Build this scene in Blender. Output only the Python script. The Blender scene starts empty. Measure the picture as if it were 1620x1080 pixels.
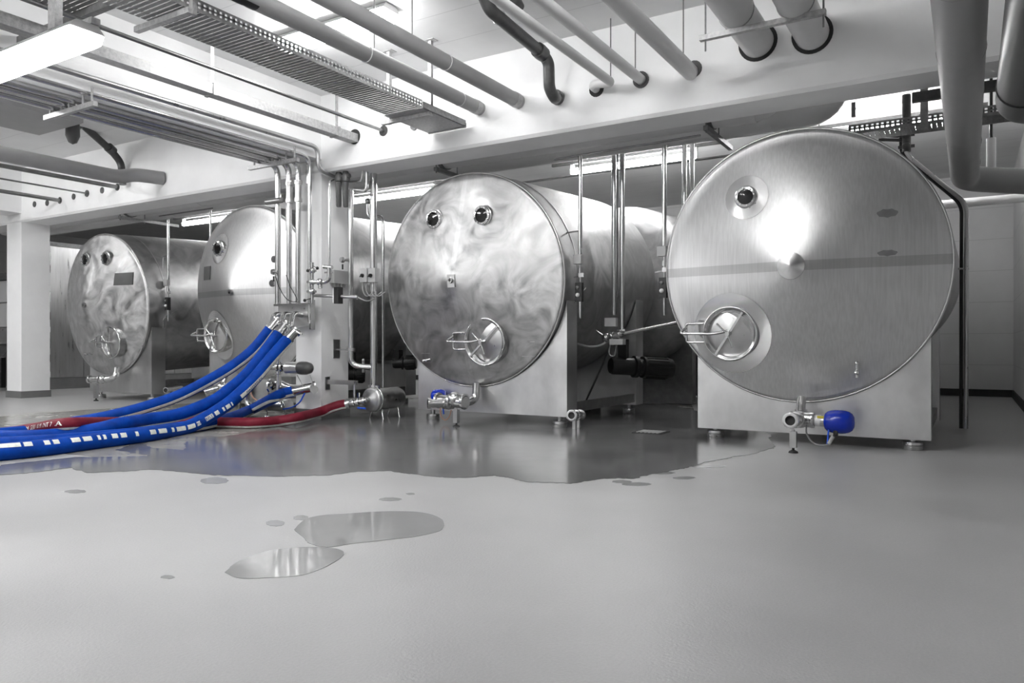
import bpy, bmesh, math, random
from mathutils import Vector, Matrix, noise
random.seed(7)
V = Vector
C = bpy.context.scene.collection
sc = bpy.context.scene
PI = math.pi

# ------------------------------------------------------------------ camera, world, exposure
YAW = math.radians(31.35)
cam_d = bpy.data.cameras.new('camera'); cam = bpy.data.objects.new('camera', cam_d); C.objects.link(cam)
cam.location = (0, 0, 1.0); cam.rotation_euler = (PI / 2, 0, YAW)
cam_d.sensor_width = 36; cam_d.lens = 36 * 1190 / 1620; cam_d.shift_y = 7 / 1620
cam_d.clip_start = 0.05; cam_d.clip_end = 100
sc.camera = cam
w = bpy.data.worlds.new('world'); sc.world = w; w.use_nodes = True
w.node_tree.nodes['Background'].inputs[0].default_value = (1, 1, 1, 1)
w.node_tree.nodes['Background'].inputs[1].default_value = 0.05
sc.view_settings.view_transform = 'Standard'; sc.view_settings.look = 'None'
sc.view_settings.gamma = 1; sc.view_settings.use_curve_mapping = False
sc.view_settings.exposure = 1.60
LAMP_FILL = 27.0  # strength of the added unseen lamps over the front floor
LAMP_MID = 16.0
LAMP_REAR = 19.0
LAMP_LEFT_FILL = 29.0  # strength of the added unseen lamps in the left bay
LAMP_NEAR = 6.0

# ------------------------------------------------------------------ picture -> place
FX, SN, CS = 1190.0, math.sin(YAW), math.cos(YAW)
def ray(px):
    u = (px - 810) / FX
    return (-SN + CS * u, CS + SN * u)
def aT(px, py, t):
    d = ray(px); return V((d[0] * t, d[1] * t, 1 - (py - 547) / FX * t))
def aY(px, py, Y): return aT(px, py, Y / ray(px)[1])
def aX(px, py, X): return aT(px, py, X / ray(px)[0])
def aZ(px, py, Z): return aT(px, py, FX * (Z - 1) / (547 - py))
def aL(px, py, P, Q):       # on the upright plane through P and Q
    d = ray(px); e = Q - P
    t = (P.x * e.y - P.y * e.x) / (d[0] * e.y - d[1] * e.x)
    return aT(px, py, t)

# ------------------------------------------------------------------ materials
def node(nt, t, **kw):
    n = nt.nodes.new(t)
    for k, v in kw.items():
        if k in n.inputs.keys(): n.inputs[k].default_value = v
        else: setattr(n, k, v)
    return n
def mat(name, col, rough=0.5, metal=0.0, noise_amt=0.0, nscale=4.0, stretch=(1, 1, 1), bump=0.0, rnoise=0.0,
        aniso=0.0, tangent=None, coat=0.0, spec=0.5, bscale=None, detail=4.0):
    m = bpy.data.materials.new(name); m.use_nodes = True; nt = m.node_tree
    b = nt.nodes['Principled BSDF']
    if isinstance(col, (int, float)): col = (col, col, col)
    b.inputs['Base Color'].default_value = (*col, 1)
    b.inputs['Roughness'].default_value = rough; b.inputs['Metallic'].default_value = metal
    b.inputs['Specular IOR Level'].default_value = spec
    if coat: b.inputs['Coat Weight'].default_value = coat; b.inputs['Coat Roughness'].default_value = 0.08
    if noise_amt or bump or rnoise:
        tc = node(nt, 'ShaderNodeTexCoord'); mp = node(nt, 'ShaderNodeMapping'); mp.inputs['Scale'].default_value = stretch
        nt.links.new(tc.outputs['Object'], mp.inputs[0])
        n = node(nt, 'ShaderNodeTexNoise'); n.inputs['Scale'].default_value = nscale; n.inputs['Detail'].default_value = detail
        n.inputs['Roughness'].default_value = 0.6
        nt.links.new(mp.outputs[0], n.inputs['Vector'])
        if noise_amt:
            r = node(nt, 'ShaderNodeMapRange'); r.inputs[1].default_value = 0.3; r.inputs[2].default_value = 0.7
            r.inputs[3].default_value = 1 - noise_amt; r.inputs[4].default_value = 1 + noise_amt
            nt.links.new(n.outputs[0], r.inputs[0])
            mx = node(nt, 'ShaderNodeVectorMath', operation='SCALE'); mx.inputs[0].default_value = col
            nt.links.new(r.outputs[0], mx.inputs['Scale']); nt.links.new(mx.outputs[0], b.inputs['Base Color'])
        if rnoise:
            r = node(nt, 'ShaderNodeMapRange'); r.inputs[1].default_value = 0.3; r.inputs[2].default_value = 0.7
            r.inputs[3].default_value = max(0.02, rough - rnoise); r.inputs[4].default_value = rough + rnoise
            nt.links.new(n.outputs[0], r.inputs[0]); nt.links.new(r.outputs[0], b.inputs['Roughness'])
        if bump:
            n2 = n
            if bscale:
                n2 = node(nt, 'ShaderNodeTexNoise'); n2.inputs['Scale'].default_value = bscale; n2.inputs['Detail'].default_value = 3
                nt.links.new(mp.outputs[0], n2.inputs['Vector'])
            bp = node(nt, 'ShaderNodeBump'); bp.inputs['Strength'].default_value = bump; bp.inputs['Distance'].default_value = 0.01
            nt.links.new(n2.outputs[0], bp.inputs['Height']); nt.links.new(bp.outputs[0], b.inputs['Normal'])
    if aniso:
        b.inputs['Anisotropic'].default_value = aniso
        tg = node(nt, 'ShaderNodeTangent'); tg.direction_type = 'RADIAL'; tg.axis = tangent or 'Y'
        nt.links.new(tg.outputs[0], b.inputs['Tangent'])
    return m
def emis(name, s, col=(1, 1, 1)):
    m = bpy.data.materials.new(name); m.use_nodes = True; nt = m.node_tree; b = nt.nodes['Principled BSDF']
    b.inputs['Base Color'].default_value = (.8, .8, .8, 1); b.inputs['Emission Color'].default_value = (*col, 1)
    b.inputs['Emission Strength'].default_value = s
    return m
def board_mat(name, col, axis):
    """painted concrete with faint formwork board joints across `axis`"""
    m = mat(name, col, 0.55, noise_amt=0.05, nscale=1.2, bump=0.12, bscale=25)
    nt = m.node_tree; b = nt.nodes['Principled BSDF']
    tc = node(nt, 'ShaderNodeTexCoord'); sx = node(nt, 'ShaderNodeSeparateXYZ'); nt.links.new(tc.outputs['Object'], sx.inputs[0])
    mu = node(nt, 'ShaderNodeMath', operation='MULTIPLY'); mu.inputs[1].default_value = 1 / 0.62
    nt.links.new(sx.outputs[axis], mu.inputs[0])
    fr = node(nt, 'ShaderNodeMath', operation='FRACT'); nt.links.new(mu.outputs[0], fr.inputs[0])
    lt = node(nt, 'ShaderNodeMath', operation='LESS_THAN'); lt.inputs[1].default_value = 0.02; nt.links.new(fr.outputs[0], lt.inputs[0])
    src = b.inputs['Base Color'].links[0].from_socket
    mx = node(nt, 'ShaderNodeMix', data_type='RGBA'); nt.links.new(lt.outputs[0], mx.inputs[0])
    nt.links.new(src, mx.inputs[6]); mx.inputs[7].default_value = (col * .8, col * .8, col * .8, 1)
    nt.links.new(mx.outputs[2], b.inputs['Base Color'])
    return m
M = {}
M['paint'] = mat('white_paint', 0.84, 0.5, noise_amt=0.04, nscale=1.5, bump=0.15, bscale=18)
M['paint_smooth'] = mat('white_pipe_paint', 0.62, 0.45, noise_amt=0.03, nscale=3)
M['ceiling'] = board_mat('ceiling_paint', 0.74, 1)
M['wall'] = board_mat('wall_paint', 0.62, 2)
M['base'] = mat('skirting_grey', 0.16, 0.35, noise_amt=0.1)
M['grey_pipe'] = mat('grey_insulation', 0.34, 0.5, noise_amt=0.05, nscale=3)
M['lgrey_pipe'] = mat('light_grey_insulation', 0.64, 0.45, noise_amt=0.04, nscale=3)
M['dk_pipe'] = mat('dark_grey_jacket', 0.09, 0.35, noise_amt=0.1)
M['cast'] = mat('dark_cast_iron', 0.055, 0.35, noise_amt=0.2, nscale=20)
M['hole'] = mat('dark_sleeve', 0.03, 0.8)
M['black'] = mat('black_plastic', 0.015, 0.35)
M['rubber'] = mat('black_rubber', 0.02, 0.6)
M['grey_plastic'] = mat('grey_plastic', 0.42, 0.4)
M['dome'] = mat('dark_grey_dome', 0.075, 0.4, noise_amt=0.15, nscale=15)
M['galv'] = mat('galvanised_steel', 0.40, 0.45, 0.35, noise_amt=0.25, nscale=30, rnoise=0.1)
M['galv_dk'] = mat('galvanised_dark', 0.20, 0.5, 0.4, noise_amt=0.2, nscale=20)
M['inox'] = mat('polished_steel', 0.62, 0.18, 1.0, noise_amt=0.08, nscale=12)
M['inox_satin'] = mat('satin_steel', 0.56, 0.32, 1.0, noise_amt=0.06, nscale=9, rnoise=.06)
M['inox_dk'] = mat('dull_steel', 0.30, 0.35, 1.0, noise_amt=0.15, nscale=9)
M['plate'] = mat('stand_plate_steel', 0.64, 0.36, 1.0, noise_amt=0.14, nscale=1.6, stretch=(1.5, 1, 1), rnoise=.08, bump=.05, bscale=3)
M['clad'] = mat('cladding_steel', 0.52, 0.34, 1.0, noise_amt=0.12, nscale=3, stretch=(6, 6, .5), rnoise=.08)
M['glass'] = mat('sight_glass', 0.008, 0.06)
M['plaque'] = mat('dark_plaque', 0.07, 0.4, noise_amt=.1)
M['blue'] = mat('blue_rubber', (0.001, 0.046, 0.31), 0.55, spec=.12, noise_amt=0.25, nscale=9, bump=.1, bscale=60)
M['blue_dusty'] = mat('blue_rubber_dusty', (0.004, 0.035, 0.14), 0.6, spec=.12, noise_amt=0.2, nscale=9)
M['bluep'] = mat('blue_plastic', (0.001, 0.024, 0.38), 0.22)
M['red'] = mat('red_rubber', (0.17, 0.010, 0.025), 0.55, spec=.25, noise_amt=0.18, nscale=9, bump=.1, bscale=60)
M['stripe'] = mat('white_print', (0.75, 0.77, 0.72), 0.5, noise_amt=0.15, nscale=22)
M['navy'] = mat('navy_print', (0.01, 0.04, 0.25), 0.5)
M['cable'] = mat('grey_cable', 0.35, 0.5)
M['bluecable'] = mat('blue_tube', (0.01, 0.10, 0.7), 0.4)
M['copper'] = mat('salmon_cable', (.45, .25, .18), 0.5)
M['yellow'] = mat('yellow_label', (.6, .5, .05), 0.5)
M['white'] = mat('white_label', 0.8, 0.5)
M['lampbody'] = mat('lamp_housing', 0.45, 0.4)
M['glow'] = emis('fill_diffuser', LAMP_FILL)  # serves only added lamps that are out of view
M['fill_left'] = emis('left_fill_diffuser', LAMP_LEFT_FILL)  # only for the lamps added to brighten the left bay
M['glow_near'] = emis('near_lamp_diffuser', LAMP_NEAR)
M['glow_mid'] = emis('pipe_lamp_diffuser', LAMP_MID)
M['glow_rear'] = emis('rear_lamp_diffuser', LAMP_REAR)

def tank_face_mat(name, base, swirl, rough, aniso, band, linear):
    m = bpy.data.materials.new(name); m.use_nodes = True; nt = m.node_tree; b = nt.nodes['Principled BSDF']
    b.inputs['Metallic'].default_value = 1
    tc = node(nt, 'ShaderNodeTexCoord')
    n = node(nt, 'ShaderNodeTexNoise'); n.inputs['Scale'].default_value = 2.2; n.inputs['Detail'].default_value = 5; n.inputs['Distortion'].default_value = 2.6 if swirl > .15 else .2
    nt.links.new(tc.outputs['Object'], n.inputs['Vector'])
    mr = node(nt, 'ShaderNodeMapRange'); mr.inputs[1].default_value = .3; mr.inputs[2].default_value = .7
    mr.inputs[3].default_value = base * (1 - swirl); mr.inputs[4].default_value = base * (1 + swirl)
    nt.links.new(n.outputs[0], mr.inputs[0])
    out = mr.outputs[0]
    # fine brushing
    mp = node(nt, 'ShaderNodeMapping'); mp.inputs['Scale'].default_value = (60, 60, 1.2) if linear else (5, 5, 5)
    nt.links.new(tc.outputs['Object'], mp.inputs[0])
    n2 = node(nt, 'ShaderNodeTexNoise'); n2.inputs['Scale'].default_value = 1.0; n2.inputs['Detail'].default_value = 3; nt.links.new(mp.outputs[0], n2.inputs['Vector'])
    r2 = node(nt, 'ShaderNodeMapRange'); r2.inputs[1].default_value = .3; r2.inputs[2].default_value = .7; r2.inputs[3].default_value = .93; r2.inputs[4].default_value = 1.07
    nt.links.new(n2.outputs[0], r2.inputs[0])
    mu = node(nt, 'ShaderNodeMath', operation='MULTIPLY'); nt.links.new(out, mu.inputs[0]); nt.links.new(r2.outputs[0], mu.inputs[1]); out = mu.outputs[0]
    if not band and not linear and aniso:
        sx = node(nt, 'ShaderNodeSeparateXYZ'); nt.links.new(tc.outputs['Object'], sx.inputs[0])
        ab = node(nt, 'ShaderNodeMath', operation='ABSOLUTE'); nt.links.new(sx.outputs[0], ab.inputs[0])
        lt = node(nt, 'ShaderNodeMath', operation='LESS_THAN'); lt.inputs[1].default_value = .035; nt.links.new(ab.outputs[0], lt.inputs[0])
        r3 = node(nt, 'ShaderNodeMapRange'); r3.inputs[3].default_value = 1; r3.inputs[4].default_value = 1.12; nt.links.new(lt.outputs[0], r3.inputs[0])
        m2 = node(nt, 'ShaderNodeMath', operation='MULTIPLY'); nt.links.new(out, m2.inputs[0]); nt.links.new(r3.outputs[0], m2.inputs[1]); out = m2.outputs[0]
    if band:   # ground-down weld seam straight across the face
        sx = node(nt, 'ShaderNodeSeparateXYZ'); nt.links.new(tc.outputs['Object'], sx.inputs[0])
        ab = node(nt, 'ShaderNodeMath', operation='ABSOLUTE'); nt.links.new(sx.outputs[2], ab.inputs[0])
        lt = node(nt, 'ShaderNodeMath', operation='LESS_THAN'); lt.inputs[1].default_value = .048; nt.links.new(ab.outputs[0], lt.inputs[0])
        r3 = node(nt, 'ShaderNodeMapRange'); r3.inputs[3].default_value = 1; r3.inputs[4].default_value = .74; nt.links.new(lt.outputs[0], r3.inputs[0])
        m2 = node(nt, 'ShaderNodeMath', operation='MULTIPLY'); nt.links.new(out, m2.inputs[0]); nt.links.new(r3.outputs[0], m2.inputs[1]); out = m2.outputs[0]
    cb = node(nt, 'ShaderNodeCombineColor'); 
    for i in range(3): nt.links.new(out, cb.inputs[i])
    nt.links.new(cb.outputs[0], b.inputs['Base Color'])
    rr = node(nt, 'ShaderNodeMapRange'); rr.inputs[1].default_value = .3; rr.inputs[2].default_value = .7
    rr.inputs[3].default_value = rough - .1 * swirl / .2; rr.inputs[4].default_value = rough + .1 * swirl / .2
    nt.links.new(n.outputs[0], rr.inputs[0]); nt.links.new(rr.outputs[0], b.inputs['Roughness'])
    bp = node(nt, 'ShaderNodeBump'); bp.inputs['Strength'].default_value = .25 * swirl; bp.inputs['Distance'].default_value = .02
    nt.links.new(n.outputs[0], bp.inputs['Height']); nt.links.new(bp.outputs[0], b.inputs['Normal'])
    if aniso:
        b.inputs['Anisotropic'].default_value = aniso
        tg = node(nt, 'ShaderNodeTangent'); tg.direction_type = 'RADIAL'; tg.axis = 'Y'; nt.links.new(tg.outputs[0], b.inputs['Tangent'])
    return m
M['face_smooth'] = tank_face_mat('brushed_tank_face', .62, .06, .38, .86, True, True)
M['face_satin'] = tank_face_mat('satin_tank_face', .52, .08, .46, .6, True, True)
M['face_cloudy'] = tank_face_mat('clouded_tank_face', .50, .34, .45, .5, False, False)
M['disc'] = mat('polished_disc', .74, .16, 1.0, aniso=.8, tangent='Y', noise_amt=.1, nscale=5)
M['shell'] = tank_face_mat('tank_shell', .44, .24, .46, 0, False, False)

# floor
def floor_mat():
    m = bpy.data.materials.new('floor_coating'); m.use_nodes = True; nt = m.node_tree; b = nt.nodes['Principled BSDF']
    tc = node(nt, 'ShaderNodeTexCoord')
    n = node(nt, 'ShaderNodeTexNoise'); n.inputs['Scale'].default_value = .8; n.inputs['Detail'].default_value = 6; nt.links.new(tc.outputs['Object'], n.inputs['Vector'])
    f = node(nt, 'ShaderNodeTexNoise'); f.inputs['Scale'].default_value = 90; f.inputs['Detail'].default_value = 2; nt.links.new(tc.outputs['Object'], f.inputs['Vector'])
    r = node(nt, 'ShaderNodeMapRange'); r.inputs[1].default_value = .3; r.inputs[2].default_value = .7; r.inputs[3].default_value = .31; r.inputs[4].default_value = .39; nt.links.new(n.outputs[0], r.inputs[0])
    r1 = node(nt, 'ShaderNodeMapRange'); r1.inputs[1].default_value = .3; r1.inputs[2].default_value = .7; r1.inputs[3].default_value = .96; r1.inputs[4].default_value = 1.04; nt.links.new(f.outputs[0], r1.inputs[0])
    mu = node(nt, 'ShaderNodeMath', operation='MULTIPLY'); nt.links.new(r.outputs[0], mu.inputs[0]); nt.links.new(r1.outputs[0], mu.inputs[1])
    # slightly warmer coating around the hoses
    g = node(nt, 'ShaderNodeVectorMath', operation='DISTANCE'); nt.links.new(tc.outputs['Object'], g.inputs[0]); g.inputs[1].default_value = (-9.3, 6.3, 0)
    gr = node(nt, 'ShaderNodeMapRange', interpolation_type='SMOOTHSTEP'); gr.inputs[1].default_value = 1.8; gr.inputs[2].default_value = 3.2; gr.inputs[3].default_value = 1; gr.inputs[4].default_value = 0
    nt.links.new(g.outputs['Value'], gr.inputs[0])
    cb = node(nt, 'ShaderNodeCombineColor')
    for i in range(3): nt.links.new(mu.outputs[0], cb.inputs[i])
    tint = node(nt, 'ShaderNodeMix', data_type='RGBA', blend_type='MULTIPLY'); nt.links.new(gr.outputs[0], tint.inputs[0])
    nt.links.new(cb.outputs[0], tint.inputs[6]); tint.inputs[7].default_value = (1, .98, .84, 1)
    nt.links.new(tint.outputs[2], b.inputs['Base Color'])
    rr = node(nt, 'ShaderNodeMapRange'); rr.inputs[3].default_value = .30; rr.inputs[4].default_value = .46; nt.links.new(n.outputs[0], rr.inputs[0]); nt.links.new(rr.outputs[0], b.inputs['Roughness'])
    bp = node(nt, 'ShaderNodeBump'); bp.inputs['Strength'].default_value = .35; bp.inputs['Distance'].default_value = .004
    nt.links.new(f.outputs[0], bp.inputs['Height']); nt.links.new(bp.outputs[0], b.inputs['Normal'])
    return m
M['floor'] = floor_mat()
M['wet'] = mat('wet_film', 0.145, 0.17, noise_amt=0.22, nscale=1.1, bump=0.12, bscale=2.2, rnoise=.04, spec=.6)
M['wet2'] = mat('puddle_water', 0.27, 0.05, noise_amt=0.06, nscale=2, bump=0.03, bscale=5, spec=.6)
M['damp_floor'] = mat('damp_floor', (.255, .25, .235), 0.24, noise_amt=.15, nscale=1.5, rnoise=.06, bump=.05, bscale=3)
M['damp'] = mat('damp_patch', 0.27, 0.22, noise_amt=.1, nscale=5)

# ------------------------------------------------------------------ mesh builder
class MB:
    def __init__(s): s.v = []; s.f = []; s.sm = []
    def add(s, vs, fs, smooth=False):
        o = len(s.v); s.v += [V(p) for p in vs]; s.f += [tuple(i + o for i in f) for f in fs]; s.sm += [smooth] * len(fs); return s
    def box(s, a, b):
        x0, y0, z0 = [min(a[i], b[i]) for i in range(3)]; x1, y1, z1 = [max(a[i], b[i]) for i in range(3)]
        s.add([(x0, y0, z0), (x1, y0, z0), (x1, y1, z0), (x0, y1, z0), (x0, y0, z1), (x1, y0, z1), (x1, y1, z1), (x0, y1, z1)],
              [(0, 3, 2, 1), (4, 5, 6, 7), (0, 1, 5, 4), (1, 2, 6, 5), (2, 3, 7, 6), (3, 0, 4, 7)]); return s
    def bar(s, p, q, wd, ht, up=V((0, 0, 1))):       # box-section bar
        p, q = V(p), V(q); d = (q - p).normalized(); r = d.cross(up)
        if r.length < 1e-4: r = V((1, 0, 0))
        r.normalize(); u = r.cross(d); r *= wd / 2; u *= ht / 2
        s.add([p - r - u, p + r - u, p + r + u, p - r + u, q - r - u, q + r - u, q + r + u, q - r + u],
              [(0, 1, 2, 3), (7, 6, 5, 4), (1, 0, 4, 5), (2, 1, 5, 6), (3, 2, 6, 7), (0, 3, 7, 4)]); return s
    def tube(s, pts, r, seg=12, caps=True):
        pts = [V(p) for p in pts]; n = len(pts); rs = r if isinstance(r, (list, tuple)) else [r] * n
        T = []
        for i in range(n):
            a = pts[max(i - 1, 0)]; b = pts[min(i + 1, n - 1)]; T.append((b - a).normalized())
        u = T[0].orthogonal().normalized(); rings = []
        for i in range(n):
            u = (u - T[i] * u.dot(T[i])); u.normalize(); w_ = T[i].cross(u)
            rings.append([pts[i] + (u * math.cos(2 * PI * k / seg) + w_ * math.sin(2 * PI * k / seg)) * rs[i] for k in range(seg)])
        vs = [p for R in rings for p in R]
        fs = [(i * seg + k, i * seg + (k + 1) % seg, (i + 1) * seg + (k + 1) % seg, (i + 1) * seg + k) for i in range(n - 1) for k in range(seg)]
        s.add(vs, fs, True)
        if caps:
            s.add(rings[0], [tuple(range(seg))[::-1]]); s.add(rings[-1], [tuple(range(seg))])
        return s
    def cyl(s, p, q, r, r2=None, seg=16): return s.tube([p, q], [r, r if r2 is None else r2], seg)
    def pipe(s, p, q, r, t=.15, seg=16):              # open-ended pipe with a visible bore at q
        p, q = V(p), V(q); d = (q - p).normalized()
        s.lathe([(0, 0), (r, 0), (r, (q - p).length), (r * (1 - t), (q - p).length), (r * (1 - t), (q - p).length - 3 * r if (q - p).length > 3 * r else .01), (0, (q - p).length - 3 * r if (q - p).length > 3 * r else .01)], p, d, seg); return s
    def lathe(s, prof, o, ax, seg=24, smooth_ang=40):
        o = V(o); ax = V(ax).normalized(); u = ax.orthogonal().normalized()
        if abs(ax.z) < .9:
            u = (V((0, 0, 1)) - ax * ax.z).normalized()
        w_ = ax.cross(u)
        P = prof
        # split into smooth runs so that sharp corners stay sharp
        runs = [[P[0]]]
        for i in range(1, len(P)):
            runs[-1].append(P[i])
            if i < len(P) - 1:
                a = V((P[i][0] - P[i - 1][0], P[i][1] - P[i - 1][1])); b = V((P[i + 1][0] - P[i][0], P[i + 1][1] - P[i][1]))
                if a.length > 1e-9 and b.length > 1e-9 and math.degrees(a.angle(b)) > smooth_ang: runs.append([P[i]])
        for R in runs:
            vs = []; fs = []
            for (r, h) in R:
                for k in range(seg):
                    a = 2 * PI * k / seg; vs.append(o + ax * h + (u * math.cos(a) + w_ * math.sin(a)) * max(r, 1e-5))
            for i in range(len(R) - 1):
                for k in range(seg):
                    fs.append((i * seg + k, i * seg + (k + 1) % seg, (i + 1) * seg + (k + 1) % seg, (i + 1) * seg + k))
            s.add(vs, fs, True)
        return s
    def ring(s, o, ax, R, r, seg=24, rs=8):           # torus
        prof = [(R + r * math.cos(2 * PI * k / rs), r * math.sin(2 * PI * k / rs)) for k in range(rs + 1)]
        return s.lathe(prof, o, ax, seg, 181)
    def ball(s, o, r, sx=1, seg=12, ax=(0, 0, 1)):
        return s.lathe([(r * math.sin(PI * k / 8), -r * sx * math.cos(PI * k / 8)) for k in range(9)], o, ax, seg, 181)
    def prism(s, poly, d):                            # poly 3D points, extruded by vector d
        n = len(poly); d = V(d); a = [V(p) for p in poly]
        s.add(a + [p + d for p in a], [tuple(range(n))[::-1], tuple(range(n, 2 * n))] + [(i, (i + 1) % n, (i + 1) % n + n, i + n) for i in range(n)]); return s
    def build(s, name, m, parent=None, label=None, cat=None, group=None, kind=None, loc=None, frame=None):
        me = bpy.data.meshes.new(name); o = bpy.data.objects.new(name, me)
        if frame is not None:
            o.matrix_world = frame; vs = s.v
            if parent is not None:
                o.parent = parent
                o.matrix_parent_inverse = Matrix.Identity(4)
                o.matrix_basis = parent_mat(parent).inverted() @ frame
        else:
            if parent is not None:
                org = parent_mat(parent).translation if parent_mat(parent).to_3x3() == Matrix.Identity(3) else None
                inv = parent_mat(parent).inverted(); vs = [inv @ p for p in s.v]; o.parent = parent
            else:
                if loc is None:
                    lo = [min(p[i] for p in s.v) for i in range(3)]; hi = [max(p[i] for p in s.v) for i in range(3)]
                    loc = V(((lo[0] + hi[0]) / 2, (lo[1] + hi[1]) / 2, lo[2]))
                loc = V(loc); vs = [p - loc for p in s.v]; o.location = loc
        me.from_pydata([tuple(p) for p in vs], [], s.f); me.polygons.foreach_set('use_smooth', s.sm)
        bm = bmesh.new(); bm.from_mesh(me); bmesh.ops.recalc_face_normals(bm, faces=bm.faces); bm.to_mesh(me); bm.free()
        me.materials.append(M[m] if isinstance(m, str) else m); C.objects.link(o)
        tagit(o, label, cat, group, kind)
        return o
def parent_mat(p):
    m = p.matrix_basis.copy()
    while p.parent: p = p.parent; m = p.matrix_basis @ m
    return m
def tagit(o, label=None, cat=None, group=None, kind=None):
    if label: o['label'] = label
    if cat: o['category'] = cat
    if group: o['group'] = group
    if kind: o['kind'] = kind
def thing(name, label, cat, loc, group=None, kind=None):
    o = bpy.data.objects.new(name, None); C.objects.link(o); o.location = V(loc); o.empty_display_size = .1
    tagit(o, label, cat, group, kind); return o
def struct(name, mb, m, **k): return mb.build(name, m, kind='structure', **k)
def fillet(pts, rad, n=6):
    pts = [V(p) for p in pts]; out = [pts[0]]
    for i in range(1, len(pts) - 1):
        a, b, c = pts[i - 1], pts[i], pts[i + 1]; d1 = (a - b); d2 = (c - b); l = min(rad, d1.length * .49, d2.length * .49)
        p = b + d1.normalized() * l; q = b + d2.normalized() * l
        for k in range(n + 1):
            t = k / n; out.append(p * (1 - t) ** 2 + b * 2 * t * (1 - t) + q * t * t)
    out.append(pts[-1]); return out
def spline(pts, n=8):
    P = [V(p) for p in pts]; P = [P[0] * 2 - P[1]] + P + [P[-1] * 2 - P[-2]]; out = []
    for i in range(1, len(P) - 2):
        a, b, c, d = P[i - 1:i + 3]
        for k in range(n):
            t = k / n
            out.append(.5 * ((2 * b) + (c - a) * t + (2 * a - 5 * b + 4 * c - d) * t * t + (3 * b - a - 3 * c + d) * t ** 3))
    out.append(P[-2]); return out
Xu, Yu, Zu = V((1, 0, 0)), V((0, 1, 0)), V((0, 0, 1))

# ------------------------------------------------------------------ the room
CEIL, BF, BB, BZ = 4.405, 7.41, 7.93, 3.37          # ceiling, beam front/back, beam soffit
XL, XR, YF, YB = -24.0, 0.72, -4.0, 17.6
struct('floor', MB().box((XL, YF, -.1), (XR, YB, 0)), 'floor', loc=(0, 0, 0))
struct('ceiling', MB().box((XL, YF, CEIL), (XR, YB, CEIL + .2)), 'ceiling', loc=(0, 0, 0))
struct('wall_back', MB().box((XL, YB, 0), (XR, YB + .2, CEIL)), 'wall', loc=(0, YB, 0))
struct('wall_right', MB().box((XR, YF, 0), (XR + .2, YB, CEIL)), 'wall', loc=(XR, 0, 0))
struct('wall_left', MB().box((XL - .2, YF, 0), (XL, YB, CEIL)), 'wall', loc=(XL, 0, 0))
struct('wall_front', MB().box((XL, YF - .2, 0), (XR, YF, CEIL)), 'wall', loc=(0, YF, 0))
struct('baseboard_back', MB().box((XL, YB - .03, 0), (XR, YB, .14)), 'hole')
struct('baseboard_right', MB().box((XR - .03, 8.5, 0), (XR, YB - .03, .14)), 'hole')
struct('trim_1', MB().prism([(XL, BF, BZ + .035), (XL, BF + .03, BZ), (XL, BB - .03, BZ), (XL, BB, BZ + .035), (XL, BB, CEIL), (XL, BF, CEIL)], (XR - XL, 0, 0)), 'paint', loc=(0, BF, BZ))             # main cross beam
MIDX0, MIDX1 = -8.05, -7.56
LX0, LX1 = -17.75, -16.95
lc = aY(34, 500, BF); LX1 = lc.x; LX0 = aY(11, 500, BF).x
struct('trim_2', MB().box((MIDX0, YF, BZ + .17), (MIDX1, BF, CEIL)), 'paint', loc=(-7.8, BF, BZ))
struct('trim_3', MB().box((LX0, YF, BZ + .17), (LX1, BF, CEIL)), 'paint', loc=(LX1, BF, BZ))
def column(name, x0, x1, y0, y1, label):
    c = thing(name, label, 'column', ((x0 + x1) / 2, (y0 + y1) / 2, 0), kind='structure')
    MB().box((x0, y0, .13), (x1, y1, BZ)).build('shaft', 'paint', c)
    e = .018
    p0 = [(x0 - e, y0 - e), (x1 + e, y0 - e), (x1 + e, y1 + e), (x0 - e, y1 + e)]
    MB().prism([(a, b, 0) for a, b in p0], (0, 0, .13)).build('skirting', 'base', c)
column('column', MIDX0, MIDX1, BF, BB, 'square white concrete column carrying the pipe manifold and hoses')
lcx = aX(71, 500, LX1).y
column('column', LX0, LX1, BF, max(lcx, BB), 'square white concrete column at the far left end of the beam')

# ------------------------------------------------------------------ wet floor and puddles
def puddle(name, pix, label, m, z=.002, jit=.0, sub=6, group=None):
    pts = []
    n = len(pix)
    for i in range(n):
        a = aZ(*pix[i], 0); b = aZ(*pix[(i + 1) % n], 0)
        for k in range(sub):
            t = k / sub; p = a.lerp(b, t)
            if jit:
                q = noise.noise_vector(p * 2.3) * jit + noise.noise_vector(p * 9) * jit * .35; p = p + V((q.x, q.y, 0)) + V((noise.noise(p * 31), noise.noise(p * 37), 0)) * jit * .3
            pts.append(V((p.x, p.y, 0.0005)))
    mb = MB().prism(pts, (0, 0, z)); return mb.build(name, m, label=label, cat='puddle', group=group)
def smooth_pix(pix):
    P = [V((a, b, 0)) for a, b in pix]; P = spline(P + [P[0]], 5)[:-1]; return [(p.x, p.y) for p in P]
wet = [(0, 752), (60, 747), (118, 740), (150, 747), (230, 744), (330, 753), (440, 752), (520, 752), (560, 746), (620, 744), (670, 751), (720, 758), (780, 754), (830, 763), (905, 765),
       (960, 758), (1010, 757), (1060, 744), (1100, 734), (1150, 727), (1200, 717), (1230, 703), (1220, 688), (1100, 650), (990, 622), (900, 616), (800, 628), (660, 630), (560, 640), (470, 668), (430, 676), (360, 690), (300, 698),
       (290, 712), (250, 708), (210, 700), (190, 712), (235, 722), (110, 724), (50, 730), (0, 735)]
puddle('wet_patch', wet, 'large shallow wet patch spreading in front of the tanks', 'wet', .0034, jit=.075, sub=16)
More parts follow.
